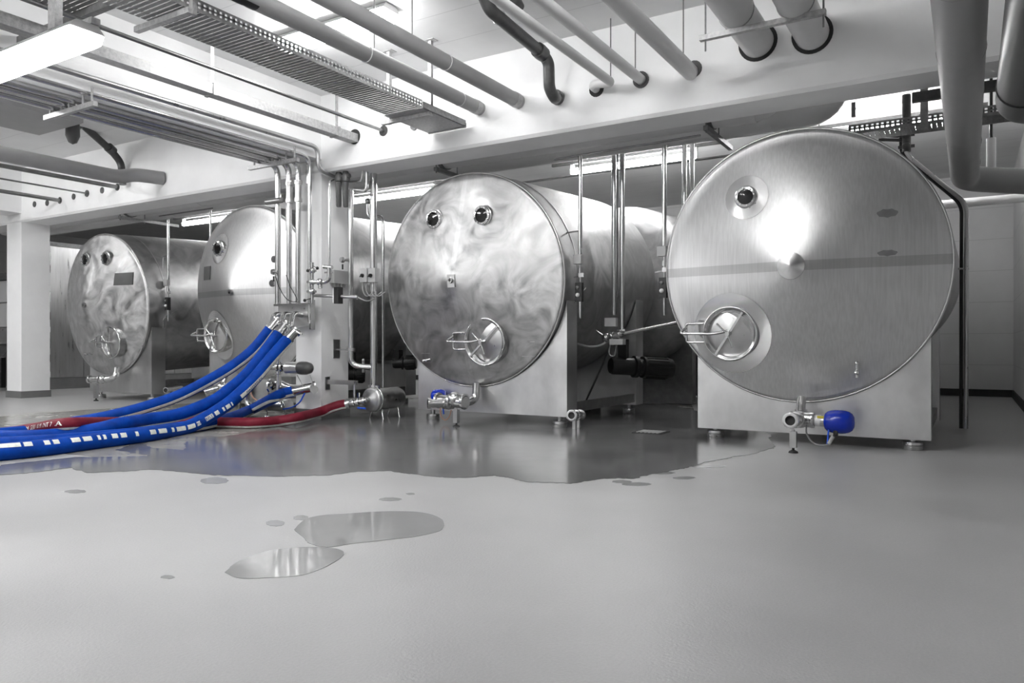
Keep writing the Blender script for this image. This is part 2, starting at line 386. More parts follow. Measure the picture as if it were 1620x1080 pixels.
puddle('damp_area', [(-60, 664), (60, 654), (200, 644), (330, 636), (440, 640), (560, 634), (680, 628), (900, 618), (1090, 616), (1100, 660), (1105, 700), (1000, 735), (700, 738), (400, 736), (200, 728), (100, 718), (40, 726), (-60, 712)],
       'broad dull damp area of floor around the tank stands and hoses', 'damp_floor', .0018, jit=.05, sub=10)
puddle('puddle', smooth_pix([(463, 838), (480, 822), (510, 815), (560, 812), (620, 809), (670, 811), (700, 822), (698, 838), (660, 848), (610, 854), (560, 860), (520, 866), (490, 860), (478, 850)]),
       'larger puddle in the foreground mirroring the tank pipes', 'wet2', .0015, jit=.012, sub=1)
puddle('puddle', smooth_pix([(357, 905), (375, 890), (410, 876), (450, 868), (500, 866), (540, 870), (545, 880), (520, 896), (480, 910), (430, 914), (380, 914)]),
       'smaller leaf-shaped puddle in the foreground, nearest the viewer', 'wet2', .0015, jit=.012, sub=1)
for i, (px, py, a, b) in enumerate([(470, 819, 13, 4), (432, 828, 14, 5), (618, 790, 18, 3), (645, 781, 7, 2), (340, 760, 25, 5), (120, 778, 18, 3), (265, 911, 12, 3)]):
    pl = ['just above the left tip of the larger puddle', 'left of the larger puddle', 'behind the larger puddle', 'behind the larger puddle, the smaller of two specks',
          'at the edge of the wet area behind the puddles', 'on the bare floor at far left', 'left of the smaller puddle'][i]
    puddle('damp_spot', [(px + a * math.cos(2 * PI * k / 9), py + b * math.sin(2 * PI * k / 9)) for k in range(9)], 'small dark damp spot ' + pl, 'damp', .001, jit=.03, sub=2)
for i, (px, py, a, b) in enumerate([(1040, 748, 26, 2.5), (1085, 756, 20, 2), (1008, 766, 24, 3), (985, 762, 16, 2.5), (1120, 738, 30, 2)]):
    puddle('damp_streak', [(px + a * math.cos(2 * PI * k / 9), py + b * math.sin(2 * PI * k / 9)) for k in range(9)],
           'thin damp streak on the floor before the rightmost tank, %s counted from the right' % ['third', 'second', 'fourth', 'fifth', 'first'][i], 'damp', .001, jit=.03, sub=2, group='damp streaks at the edge of the wet area')
# floor drain
dc = aZ(1030, 684, 0); dc.z = .001; dr = thing('floor_drain', 'square perforated steel floor drain between the two right tanks', 'drain', dc)
MB().bar(dc + V((0, -.17, .007)), dc + V((0, .17, .007)), .34, .004).build('sump_plate', 'hole', dr)
d0 = MB()
for k in range(4):
    a = k * PI / 2; cx, cy = math.cos(a) * .15, math.sin(a) * .15
    d0.bar(dc + V((cx - math.sin(a) * .165, cy + math.cos(a) * .165, .004)), dc + V((cx + math.sin(a) * .165, cy - math.cos(a) * .165, .004)), .03, .006)
d0.build('frame', 'inox_dk', dr)
for k in range(6):
    x = -.12 + k * .048; MB().bar(dc + V((x, -.14, .011)), dc + V((x, .14, .011)), .018, .004).build('bar', 'galv', dr)
for k in range(5):
    y = -.1 + k * .05; MB().bar(dc + V((-.14, y, .013)), dc + V((.14, y, .013)), .014, .003).build('cross_bar', 'galv', dr)

# ------------------------------------------------------------------ tanks
TILT = math.radians(3.2)
TS, TC_ = math.sin(TILT), math.cos(TILT)
class Tank:
    def __init__(s, X0, Zc, R, cone, L, y0=8.0):
        s.X0, s.Zc, s.R, s.cone, s.L, s.y0 = X0, Zc, R, cone, L, y0
        s.frame = Matrix.Translation((X0, y0, Zc)) @ Matrix.Rotation(TILT, 4, 'X')
        s.inv = s.frame.inverted()
    def ca(s, x, z): return -s.cone * max(0.0, 1 - math.hypot(x, z) / s.R) 
    def hit(s, px, py):                                # local point on the cone under a picture point
        o = s.inv @ V((0, 0, 1)); d3 = V((*ray(px), -(py - 547) / FX)); d = s.inv.to_3x3() @ d3
        t = -o.y / d.y
        for _ in range(30):
            p = o + d * t; t = (s.ca(p.x, p.z) - o.y) / d.y
        p = o + d * t; return V((p.x, s.ca(p.x, p.z), p.z))
def sight_glass(tk, root, px, py, r, disc=0, label=None):
    p = tk.hit(px, py); f = tk.frame
    g = MB().lathe([(r * 1.55, .02), (r * 1.55, -.03), (r * 1.4, -.035), (r * 1.35, -.05), (r * 1.05, -.055), (r, -.04)], p, Yu, 32).build('sight_glass', 'inox', root, frame=f, label=label)
    fi = g.matrix_basis
    b = MB().lathe([(r * 1.02, -.042), (r * .5, -.046), (0, -.047)], p, Yu, 32)
    b.build('pane', 'glass', g, frame=f)
    n = MB()
    for k in range(8):
        a = 2 * PI * k / 8 + .2; n.cyl(p + V((math.cos(a) * r * 1.2, -.045, math.sin(a) * r * 1.2)), p + V((math.cos(a) * r * 1.2, -.07, math.sin(a) * r * 1.2)), .009, seg=6)
    n.build('bolt_ring', 'inox', g, frame=f)
    if disc:
        surround(tk, root, p, r * 1.5, disc)
def surround(tk, root, p, r0, r1, m='disc', seg=64):
    vs, fs = [], []
    for j in range(9):
        rr = r0 * .8 + (r1 - r0 * .8) * j / 8
        for k in range(seg):
            a = 2 * PI * k / seg; x, z = p.x + rr * math.cos(a), p.z + rr * math.sin(a)
            if math.hypot(x, z) > tk.R * .985: q = tk.R * .985 / math.hypot(x, z); x *= q; z *= q
            vs.append(V((x, tk.ca(x, z) - .006, z)))
    for j in range(8):
        for k in range(seg): fs.append((j * seg + k, j * seg + (k + 1) % seg, (j + 1) * seg + (k + 1) % seg, (j + 1) * seg + k))
    MB().add(vs, fs, True).build('polished_surround', m, root, frame=tk.frame)
def plaque(tk, root, p, w_, h, m='plaque', name='plaque'):
    vs, fs = [], []; n = 6
    for lay in (-.012, -.002):
        for j in range(n + 1):
            for i in range(n + 1):
                x, z = p.x - w_ + 2 * w_ * i / n, p.z - h + 2 * h * j / n; vs.append(V((x, tk.ca(x, z) + lay, z)))
    N = (n + 1) ** 2
    for j in range(n):
        for i in range(n):
            a = j * (n + 1) + i; fs.append((a, a + 1, a + n + 2, a + n + 1)); fs.append((N + a, N + a + n + 1, N + a + n + 2, N + a + 1))
    for i in range(n):
        for a, b in ((i, i + 1), ((n) * (n + 1) + i, n * (n + 1) + i + 1), (i * (n + 1), (i + 1) * (n + 1)), (i * (n + 1) + n, (i + 1) * (n + 1) + n)): fs.append((a, b, b + N, a + N))
    MB().add(vs, fs).build(name, m, root, frame=tk.frame)
def manhole(tk, root, px, py, r, disc=0, bar_ang=55, tilt=0.0, arm=.3):
    p = tk.hit(px, py); f = tk.frame; pr = .07; x, z = p.x, p.z; y = p.y
    if disc: surround(tk, root, p, r, disc)
    c = MB().lathe([(r * 1.0, .06), (r * 1.02, -pr + .01), (r * 1.03, -pr), (r * .98, -pr - .012), (r * .90, -pr), (r * .88, -pr + .02), (r * .87, .03)], p, Yu, 48)
    c.ring(p + V((0, -pr, 0)), Yu, r * 1.0, .014, 48, 8)
    mh = c.build('manhole_collar', 'inox', root, frame=f)
    ax = V((math.sin(tilt), math.cos(tilt), 0))
    MB().lathe([(r * .90, .02), (r * .88, -.005), (r * .6, -.03), (0, -.045)], p + V((.02 if tilt else 0, -.015, 0)), ax, 40).build('lid', 'inox_satin', mh, frame=f)
    MB().lathe([(r * .9, .055), (0, .055)], p, Yu, 32).build('opening', 'hole', mh, frame=f)
    h = MB(); y2 = y - pr - .035
    ca, sa = math.cos(math.radians(bar_ang)), math.sin(math.radians(bar_ang))
    h.bar(V((x - ca * r * .95, y2 + .01, z - sa * r * .95)), V((x + ca * r * .95, y2 + .01, z + sa * r * .95)), .022, .022)
    h.build('crossbar', 'inox', mh, frame=f)
    k = MB()
    hz = z + .01; xh = x - r - arm * .62
    k.tube(fillet([V((x - r * .97, y - pr, hz + r * .36)), V((xh, y - pr, hz + r * .36)), V((xh, y - pr, hz - r * .36)), V((x - r * .97, y - pr, hz - r * .36))], .03), .014, 8)
    k.tube(fillet([V((xh, y - pr - .01, hz + r * .2)), V((xh - .05, y - pr - .10, hz)), V((x - r * .5, y2 - .05, hz - .01)), V((x, y2 - .03, hz + .02))], .08), .015, 8)
    k.build('hinge_arm', 'inox', mh, frame=f)
    t = MB(); t.cyl(V((x, y2 + .06, z)), V((x, y2 - .07, z)), .022)
    for a in (135, 290): t.cyl(V((x, y2 - .055, z)), V((x + r * .55 * math.cos(math.radians(a)), y2 - .055, z + r * .55 * math.sin(math.radians(a)))), .010, seg=8)
    t.build('clamp_handle', 'inox', mh, frame=f)
def tank(name, label, tk, face, skirt, feat, rear=True, seam=True):
    X0 = tk.X0; R = tk.R; root = thing(name, label, 'tank', (X0, tk.y0 + .2, 0)); f = tk.frame
    prof = []
    n = 14
    for k in range(n + 1):
        r = (R - .05) * k / n; prof.append((r, tk.ca(r, 0) if k else -tk.cone * .985))
    prof += [(R - .025, -.012), (R - .006, .004), (R, .03)]
    MB().lathe(prof, (0, 0, 0), Yu, 128, 60).build('end_face', face, root, frame=f)
    MB().lathe([(R, .03), (R + .001, tk.L * .5), (R, tk.L), (R * .85, tk.L + .22), (R * .5, tk.L + .36), (0, tk.L + .4)], (0, 0, 0), Yu, 96, 60).build('shell', 'shell', root, frame=f)
    MB().ring((0, .012, 0), Yu, R - .004, .012, 128, 8).build('rim', 'inox_satin', root, frame=f)
    if seam:
        MB().lathe([(R + .002, .34), (R + .007, .345), (R + .007, .36), (R + .002, .365)], (0, 0, 0), Yu, 96, 60).build('seam_band', 'inox_satin', root, frame=f)
    # stand: two saddle plates on feet, joined by bars
    x0, x1, zb, zt = skirt
    for j, yy in enumerate([8.1] + ([10.3] if rear else [])):
        dz = (yy - tk.y0) * math.tan(TILT); zc = tk.Zc + dz; rr = R + .012
        s = MB(); poly = [(x0, zb), (x1, zb), (x1, zt)]
        a1 = math.atan2(zt - zc, math.sqrt(max(0, rr * rr - (zt - zc) ** 2)))
        hi = min(x1 - X0, math.sqrt(max(0.01, rr * rr - (zt - zc) ** 2)))
        arc = []
        th1 = -math.acos(min(1, (x1 - X0) / rr)) if x1 - X0 < rr else a1
        z_r = zc + rr * math.sin(th1)
        th0 = -PI + math.acos(min(1, (X0 - x0) / rr))
        for k in range(25):
            th = th1 + (th0 - th1) * k / 24; arc.append((X0 + rr * math.cos(th), zc + rr * math.sin(th)))
        # right column up to zt, saddle arc, left column
        th_r = z_r; poly = [(x0, zb), (x1, zb), (x1, max(z_r, zb + .2))] + arc[1:-1] + [(x0, max(arc[-1][1], zb + .2))]
        s.prism([(a, yy, b) for a, b in poly], (0, .27, 0)); st = s.build('saddle_stand', 'plate', root)
        e = MB()
        if zt > z_r:
            e.box((x1 - .012, yy + .004, z_r - .02), (x1 + .004, yy + .26, zt)); e.box((x0 - .004, yy + .004, z_r - .02), (x0 + .012, yy + .26, zt - .15))
            e.build('side_flange', 'inox_dk', st)
        for xx in (x0 + .16, x1 - .16):
            ft = MB().lathe([(.0, .0), (.085, .0), (.09, .01), (.09, .04), (.082, .045), (.09, .05), (.088, .075), (.03, .08), (.0, .08)], (xx, yy + .12, 0), Zu, 24)
            ft.cyl((xx, yy + .12, .075), (xx, yy + .12, zb + .01), .028); ft.build('foot', 'inox_satin', root)
    if rear:
        for xx in (x1 - .05, x0 + .05): MB().bar((xx, 8.36, zb + .1), (xx, 10.3, zb + .1), .06, .12).build('side_rail', 'inox_dk', root)
    feat(root)
    return root

def drain_leg(root, p, name='support_leg'):
    l = MB(); l.box((p.x - .03, p.y - .03, .05), (p.x + .03, p.y + .03, p.z - .02)); l.cyl((p.x, p.y, p.z - .07), (p.x, p.y, p.z), .015, seg=8)
    lg = l.build(name, 'inox_satin', root)
    MB().lathe([(0, 0), (.045, 0), (.04, .015), (.012, .03), (.012, .055), (0, .055)], (p.x, p.y, 0), Zu, 14).build('foot', 'rubber', lg)
def clamps(mb, pts, ax, r):
    for p in pts: mb.lathe([(r * .98, -.02), (r * 1.3, -.018), (r * 1.35, 0), (r * 1.3, .018), (r * .98, .02)], p, ax, 18)

# --- tank at the right
T4 = Tank(-1.50, 1.80, 1.375, .33, 6.4)
def feat4(root):
    f = T4.frame
    sight_glass(T4, root, 1181, 312, .075, .225)
    manhole(T4, root, 1157, 527, .275, .42, 57)
    c = MB(); a0 = V((0, -T4.cone * .985, 0))
    c.lathe([(0, -.012), (.02, -.011), (.13, .016), (.135, .03)], a0, Yu, 40).build('centre_cap', 'inox', root, frame=f)
    p = T4.hit(1357, 588); s = MB().cyl(p, p + V((0, -.10, 0)), .014).cyl(p + V((0, -.07, -.05)), p + V((0, -.07, .08)), .016); s.ball(p + V((0, -.1, 0)), .026); s.ball(p + V((0, -.07, .09)), .02); s.build('sample_tap', 'inox', root, frame=f)
    # ground patches
    for (px, py, w_, h) in ((1404, 337, .09, .04), (1404, 400, .085, .028)):
        p = T4.hit(px, py); vs = []
        for k in range(16):
            a = 2 * PI * k / 16; rr = 1 + .1 * math.sin(7 * a) ; x, z = p.x + w_ * rr * math.cos(a), p.z + h * rr * math.sin(a); vs.append(V((x, T4.ca(x, z) - .004, z)))
        MB().add(vs, [tuple(range(16))]).build('ground_patch', 'inox_dk', root, frame=f)
    # outlet valve
    top = aY(1268, 640, 7.9); v = aY(1266, 663, 7.7); mo = aY(1250, 665, 7.33)
    o = MB(); o.cyl(top + V((0, 0, .06)), v, .045); o.ball(v, .085, 1); o.cyl(v + V((-.09, 0, 0)), v + V((.1, 0, 0)), .075)
    clamps(o, [v + V((.11, 0, 0))], Xu, .06); clamps(o, [top.lerp(v, .45)], Zu, .045)
    o.build('outlet_valve', 'inox', root)
    d = (mo - v).normalized(); q = MB().pipe(v, mo, .062, .25); clamps(q, [mo - d * .02], d, .058); clamps(q, [v.lerp(mo, .45)], d, .06)
    ob = q.build('outlet_pipe', 'inox', root)
    MB().cyl(mo - d * .10, mo - d * .03, .046).build('bore', 'hole', ob)
    a1 = v + V((.12, 0, 0)); a2 = aY(1310, 667, 7.7)
    act = MB().cyl(a1, a2, .052).build('actuator', 'inox_satin', root)
    MB().cyl(a1.lerp(a2, .15), a1.lerp(a2, .5), .0535).build('label_band', 'white', act)
    MB().box(a2 + V((-.09, -.05, .035)), a2 + V((-.01, -.03, .055))).build('label_plate', 'yellow', act)
    hd = MB().lathe([(0, -.13), (.05, -.13), (.075, -.12), (.094, -.10), (.105, -.07), (.111, -.03), (.112, .02), (.108, .06), (.097, .095), (.078, .12), (.05, .135), (0, .14)], aY(1327, 667, 7.7), Xu, 28, 60).build('actuator_head', 'bluep', act)
    kb = aY(1322, 684, 7.64)
    k = MB().tube(spline([aY(1276, 672, 7.64), aY(1276, 685, 7.62), aY(1284, 698, 7.6), aY(1296, 704, 7.58), aY(1312, 703, 7.6)], 6), .008, 6); k.build('cable', 'cable', act)
    MB().tube(spline([aY(1311, 678, 7.64), aY(1310, 690, 7.62), aY(1309, 702, 7.6)], 4), .009, 6).build('air_tube', 'bluecable', act)
    MB().cyl(kb + V((0, 0, .03)), kb + V((0, 0, -.03)), .022).build('gland', 'rubber', act)
    MB().cyl(aY(1318, 690, 7.6), aY(1311, 702, 7.58), .018).build('connector', 'grey_plastic', act)
    drain_leg(root, aY(1255, 679, 7.38))
tank('storage_tank', 'largest and rightmost steel tank, smooth face with one sight glass and blue valve head below', T4, 'face_smooth', (-2.55, -.315, .105, 1.0), feat4)

# --- second from the right
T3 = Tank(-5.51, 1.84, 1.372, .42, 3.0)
def elbow_outlet(root, pts, r, mouth_d=.1):
    o = MB(); P = fillet(pts[:-1], .18, 8); o.tube(P, r, 18); d = (V(pts[-1]) - V(pts[-2])).normalized()
    a, b = V(pts[-2]), V(pts[-1])
    ob = o.build('outlet_bend', 'inox', root)
    q = MB().pipe(a, b, r * 1.02, .25); clamps(q, [a, a.lerp(b, .35), b - d * .015], d, r); q.ball(a.lerp(b, .16), r * 1.5)
    o2 = q.build('outlet_pipe', 'inox', root); MB().cyl(b - d * .09, b - d * .03, r * .74).build('bore', 'hole', o2)
def feat3(root):
    f = T3.frame
    sight_glass(T3, root, 689, 347, .085); sight_glass(T3, root, 765, 341, .085)
    manhole(T3, root, 771, 540, .29, 0, 42, tilt=.24)
    a0 = V((0, -T3.cone * .985, 0))
    MB().box(a0 + V((-.055, -.004, -.09)), a0 + V((.055, .03, .07))).lathe([(.02, -.03), (.035, -.03), (.04, -.01), (.04, .02)], a0, Yu, 18).build('centre_fitting', 'inox_satin', root, frame=f)
    p = T3.hit(681, 570); s = MB().cyl(p, p + V((0, -.10, 0)), .014).cyl(p + V((-.06, -.07, 0)), p + V((.06, -.07, .02)), .016); s.ball(p + V((-.06, -.07, 0)), .024); s.build('sample_tap', 'inox', root, frame=f)
    for (px, py, wd, hh) in ((836, 552, .09, .09), (673, 548, .07, .09)):
        p = T3.hit(px, py)
        for sg in (-1, 1): MB().bar(p + V((-wd, -.008 + .0, hh * sg)), p + V((wd, -.008, hh * sg)), .008, .008).build('weld_mark', 'inox_satin', root, frame=f)
    pts = [aY(754, 606, 8.0), aY(753, 631, 7.98), aY(738, 637, 7.85), aY(716, 638, 7.72), aY(677, 638, 7.5)]
    elbow_outlet(root, pts, .052)
    v = aY(714, 634, 7.7)
    o = MB().cyl(v + V((-.22, 0, 0)), v + V((.22, 0, -.01)), .075); o.ball(v + V((.05, 0, .02)), .1); clamps(o, [v + V((-.2, 0, 0)), v + V((0, 0, 0)), v + V((.2, 0, 0))], Xu, .075)
    o.build('outlet_valve', 'inox', root)
    hv = aY(695, 626, 8.0); ah = MB().lathe([(0, -.1), (.06, -.1), (.085, -.07), (.09, .02), (.075, .08), (0, .11)], hv, Xu, 24, 60).build('actuator_head', 'bluep', root)
    MB().tube(spline([aY(697, 640, 7.85), aY(697, 655, 7.8), aY(703, 664, 7.8), aY(710, 660, 7.8), aY(714, 648, 7.85)], 5), .008, 6).build('cable', 'copper', ah)
    MB().tube([aY(701, 645, 7.83), aY(702, 655, 7.83)], .010, 6).build('air_tube', 'bluecable', ah)
    drain_leg(root, aY(722, 645, 7.58))
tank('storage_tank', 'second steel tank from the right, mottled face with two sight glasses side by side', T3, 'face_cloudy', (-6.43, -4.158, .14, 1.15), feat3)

# --- behind the column
T2 = Tank(-9.66, 1.84, 1.36, .42, 3.4)
def feat2(root):
    f = T2.frame
    sight_glass(T2, root, 348, 393, .085, .24)
    manhole(T2, root, 347, 530, .275, .40, 60)
    p = T2.hit(328, 432); plaque(T2, root, p, .125, .11)
    a0 = V((0, -T2.cone * .985, 0)); MB().lathe([(.02, -.03), (.045, -.03), (.05, -.01), (.05, .03)], a0, Yu, 18).build('centre_fitting', 'inox', root, frame=f)
    for px, py in ((404, 410), (399, 450)):
        p = T2.hit(434, 410) if px == 404 else T2.hit(431, 448); MB().lathe([(0, -.02), (.05, -.02), (.06, 0)], p, Yu, 16).build('ground_patch', 'inox', root, frame=f)
    v = aY(352, 612, 7.9); m_ = aY(324, 620, 7.7); d = (m_ - v).normalized()
    q = MB().pipe(v, m_, .062, .25); clamps(q, [v, m_ - d * .02, v.lerp(m_, .5)], d, .06); q.ball(v, .09); q.cyl(v, v + V((0, .1, .3)), .04)
    o2 = q.build('outlet_pipe', 'inox', root); MB().cyl(m_ - d * .1, m_ - d * .03, .045).build('bore', 'hole', o2)
    drain_leg(root, aY(345, 620, 7.85))
tank('storage_tank', 'steel tank partly hidden behind the pipe column, square dark plaque left of its centre', T2, 'face_satin', (-10.85, -8.45, .13, 1.15), feat2)

# --- leftmost
T1 = Tank(-13.70, 1.76, 1.31, .40, 3.6)
def feat1(root):
    f = T1.frame
    sight_glass(T1, root, 138, 411, .085); sight_glass(T1, root, 170, 409, .085)
    manhole(T1, root, 181, 541, .28, 0, 95)
    p = T1.hit(196, 441); plaque(T1, root, p, .2, .11)
    a0 = V((0, -T1.cone * .985, 0)); MB().lathe([(.02, -.03), (.045, -.03), (.05, -.01), (.05, .03)], a0, Yu, 18).build('centre_fitting', 'inox', root, frame=f)
    p = T1.hit(146, 560); s = MB().cyl(p, p + V((0, -.12, 0)), .016).cyl(p + V((-.08, -.09, 0)), p + V((.08, -.09, .02)), .018); s.build('sample_tap', 'inox', root, frame=f)
    pts = [aY(185, 583, 7.95), aY(184, 594, 7.9), aY(175, 599, 7.85), aY(166, 600, 7.8), aY(141, 600, 7.7)]
    elbow_outlet(root, pts, .055)
    drain_leg(root, aY(152, 606, 7.74))
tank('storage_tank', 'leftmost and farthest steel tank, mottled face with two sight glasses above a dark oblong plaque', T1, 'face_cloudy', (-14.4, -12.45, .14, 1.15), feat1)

# rear tank behind the second one
T5 = Tank(-5.05, 2.0, 1.36, .3, 3.6, 11.9)
r5 = thing('storage_tank', 'dark rear tank glimpsed in the gap between the two right tanks', 'tank', (T5.X0, 13.5, 0))
MB().lathe([(0, -.35), (.7, -.28), (1.15, -.1), (1.36, .1), (1.36, 3.6), (1.1, 3.85), (0, 4.0)], (0, 0, 0), Yu, 64, 60).build('shell', 'shell', r5, frame=T5.frame)
for yy in (12.4, 14.6):
    MB().box((T5.X0 - 1.05, yy, .02), (T5.X0 + 1.05, yy + .2, 1.0)).build('saddle_stand', 'inox_dk', r5)

# ------------------------------------------------------------------ overhead pipes into the beam
def v_pipe(name, label, px, py, r, m, y0=-3.9, group=None, collar=None, cm='galv', hole=True, cat='pipe', seg=20):
    e = aY(px, py, BF); root = thing(name, label, cat, (e.x, BF, e.z), group)
    MB().tube([(e.x, y0, e.z), (e.x, BF + .02, e.z)], r, seg).build('pipe_run', m, root)
    if collar: MB().lathe([(r, 0), (r * 1.08, 0), (r * 1.08, collar), (r, collar)], (e.x, BF - collar - .05, e.z), Yu, seg).build('collar', cm, root)
    if hole: MB().cyl((e.x, BF - .012, e.z), (e.x, BF + .01, e.z), r * 1.22, seg=seg).build('wall_sleeve', 'hole', root)
    return root, e
p1, e1 = v_pipe('grey_pipe', 'grey overhead pipe with an arrow label, left of the matching pair', 759, 172, .078, 'grey_pipe', collar=.09, cm='galv', hole=False)
p2, e2 = v_pipe('grey_pipe', 'grey overhead pipe crossing the lamp, right of the matching pair', 821, 161, .078, 'grey_pipe', collar=.09, cm='galv', hole=False)
for rt, e, yy in ((p1, e1, 5.45), (p1, e1, 7.0), (p2, e2, 6.0)):
    MB().ring((e.x, yy, e.z), Yu, .079, .005, 24, 6).build('joint_ring', 'lgrey_pipe', rt)
# arrow label bent around the pipe
def wrap(e, r, y, a): return V((e.x + r * math.sin(a), y, e.z - r * math.cos(a)))
lb0 = aX(385, 10, e1.x)
yl = lb0.y; vs = []; N = 12
for j in range(2):
    for k in range(N + 1): vs.append(wrap(e1, .0805, yl + (-.28 if j == 0 else .12), -1.5 + 2.2 * k / N))
lab = MB().add(vs, [(k, k + 1, k + N + 2, k + N + 1) for k in range(N)], True).build('label_band', 'black', p1, label='dark label with a pale arrow')
ar = [(-.2, -.22), (-.2, .22), (0, .22), (0, .42), (.09, .0), (0, -.42), (0, -.22)]
MB().add([wrap(e1, .083, yl + a, -.42 + b * .8) for a, b in ar], [(0, 1, 2, 6), (3, 4, 5, 6, 2)]).build('arrow', 'white', lab)
for off in (-.14, -.06):
    MB().add([wrap(e1, .0845, yl + off + a, -.42 + b) for a, b in ((-.025, -.04), (-.025, .04), (.025, .04), (.025, -.04))], [(0, 1, 2, 3)]).build('arrow_mark', 'black', lab)

# pipe that elbows at its end
ea = aY(968, 131, BF - .16); el = aY(944, 141, BF)
ra = thing('white_pipe', 'thin white overhead pipe ending in an elbow beside the beam', 'pipe', el)
MB().tube(fillet([(ea.x, -3.9, ea.z), (ea.x, BF - .16, ea.z), (el.x + .05, BF - .16, el.z), (el.x, BF - .1, el.z), (el.x, BF + .01, el.z)], .07), .046, 16).build('pipe_run', 'lgrey_pipe', ra)
MB().cyl((el.x, BF - .012, el.z), (el.x, BF + .01, el.z), .085).build('wall_sleeve', 'hole', ra)
rb, eb = v_pipe('white_pipe', 'thin white overhead pipe into a dark sleeve, right of the elbowed one', 1015, 127, .052, 'lgrey_pipe')
MB().lathe([(.06, 0), (.085, 0), (.085, .03), (.06, .03)], (eb.x, BF - .035, eb.z), Yu, 18).build('sleeve_ring', 'cast', rb)
rc, ec = v_pipe('white_pipe', 'medium white overhead pipe entering the beam left of the two wide ducts', 1093, 115, .078, 'lgrey_pipe', hole=False)
MB().cyl((ec.x + .03, BF - .01, ec.z + .03), (ec.x + .03, BF + .01, ec.z + .03), .085).build('wall_sleeve', 'cast', rc)
rd, ed = v_pipe('round_duct', 'wide pale round duct through the beam, left of the two', 1199, 67, .15, 'lgrey_pipe', seg=32)
rf_, ef = v_pipe('round_duct', 'wide pale round duct through the beam, right of the two', 1285, 54, .15, 'lgrey_pipe', seg=32)
for rt, e, yy in ((rd, ed, 6.62), (rf_, ef, 6.62)):
    MB().ring((e.x, yy, e.z), Yu, .152, .006, 32, 6).build('clamp_band', 'galv', rt)
# trapeze hanger of the ducts
zz = ed.z - .175
th = thing('trapeze_hanger', 'galvanised channel on two threaded rods under the wide ducts', 'hanger', (ed.x, 6.62, zz))
MB().bar((ed.x - .32, 6.62, zz), (ef.x + .24, 6.62, zz), .05, .045).build('channel', 'galv', th)
for xx in (ed.x - .27, ef.x + .22): MB().cyl((xx, 6.62, zz - .12), (xx, 6.62, CEIL), .008, seg=8).build('threaded_rod', 'galv_dk', th)
# thin hanger rods
for (px, top, bot, tgt, lbl) in ((966, 34, 122, ea, 'thin steel rod holding the elbowed white pipe'), (1005, 48, 115, eb, 'thin steel rod holding the pipe with the dark sleeve'), (1081, 8, 95, ec, 'thin steel rod holding the medium white pipe')):
    Y = 7.1; P = aY(px, bot, Y); P.x = tgt.x + (.0 if px != 1005 else 0)
    d = ray(px); Y = tgt.x / d[0] * d[1] if abs(d[0]) > .01 else 7.1; Y = min(max(Y, 5.5), 7.3)
    MB().cyl((tgt.x, Y, tgt.z + .03), (tgt.x, Y, CEIL), .007, seg=8).build('hanger_rod', 'galv_dk', label=lbl, cat='rod')
for (px, py, tgt) in ((592, 70, e1), (652, 20, e2)):
    Y = tgt.x / ray(px)[0] * ray(px)[1]
    MB().cyl((tgt.x, Y, tgt.z + .07), (tgt.x, Y, CEIL), .006, seg=8).build('hanger_rod', 'galv_dk', label='thin steel rod above the %s grey overhead pipe' % ('left' if tgt is e1 else 'right'), cat='rod')
# black cast drain
bd = thing('cast_drain_pipe', 'black cast iron drain pipe curving down into the beam near the picture centre', 'pipe', aY(880, 154, BF))
k0, k1, k2, k3, k4 = aY(765, 4, 5.9), aY(775, 16, 5.9), aY(857, 84, 6.95), aY(868, 95, 7.05), aY(869, 140, 7.1)
kt = V((k0.x - .02, 5.75, CEIL))
MB().tube(fillet([k1 + V((-.02, -.08, .12)), k1, k2, aY(868, 98, 7.05), k4, aY(877, 155, 7.2), aY(882, 154, BF)], .13), .062, 16).build('pipe_run', 'cast', bd)
c = MB(); d = (k2 - k1).normalized(); c.lathe([(.06, -.07), (.078, -.07), (.082, 0), (.078, .07), (.06, .07)], k2 - d * .03, d, 18); c.lathe([(.06, -.03), (.08, -.03), (.08, .03), (.06, .03)], aY(881, 154, BF - .04), Yu, 18); c.build('coupling', 'cast', bd)
jn = MB().tube(fillet([aY(819, 13, 6.3), aY(812, 0, 6.2), V((aY(812, 0, 6.2).x, 6.2, CEIL))], .1), .07, 16); jn.build('branch', 'cast', bd)
MB().ring(aY(790, 28, 6.1), d, .065, .008, 20, 6).build('clamp_band', 'inox', bd)

# large right-hand pipe passing under the beam, elbow, then to the wall
bp = thing('insulated_pipe', 'big grey insulated pipe running overhead under the beam to an elbow at right', 'pipe', (-.045, 8, 3.0))
MB().tube(fillet([(-.05, -3.9, 3.02), (-.055, 10.4, 2.98), (.715, 10.45, 2.86)], .2, 8), .145, 32).build('pipe_run', 'grey_pipe', bp)
for yy in (4.7, 5.9, 6.9, 7.6, 8.6, 9.6): MB().ring((-.053, yy, 3.0), Yu + V((0, 0, -.002)), .146, .0035, 32, 6).build('joint_ring', 'galv_dk', bp)
bq = thing('insulated_pipe', 'dark insulated pipe with a rounded end at the top right edge', 'pipe', (.29, 6.1, 2.6))
MB().tube(fillet([(.29, -3.9, 2.66), (.29, 6.05, 2.62), (.29 + .43, 6.05, 2.62)], .16, 8), .15, 32).build('pipe_run', 'dk_pipe', bq)
MB().ring((.29, 5.6, 2.62), Yu, .151, .006, 32, 6).build('joint_ring', 'black', bq)
wp = aY(1568, 285, 10.4); wpt = aY(1568, 219, 10.4)
vp_ = thing('riser_pipe', 'short white upright pipe with a dark rod, standing on the elbow pipe', 'pipe', wp)
MB().cyl((wp.x, 10.4, 3.0), (wp.x, 10.4, wpt.z), .05).build('pipe_run', 'lgrey_pipe', vp_)
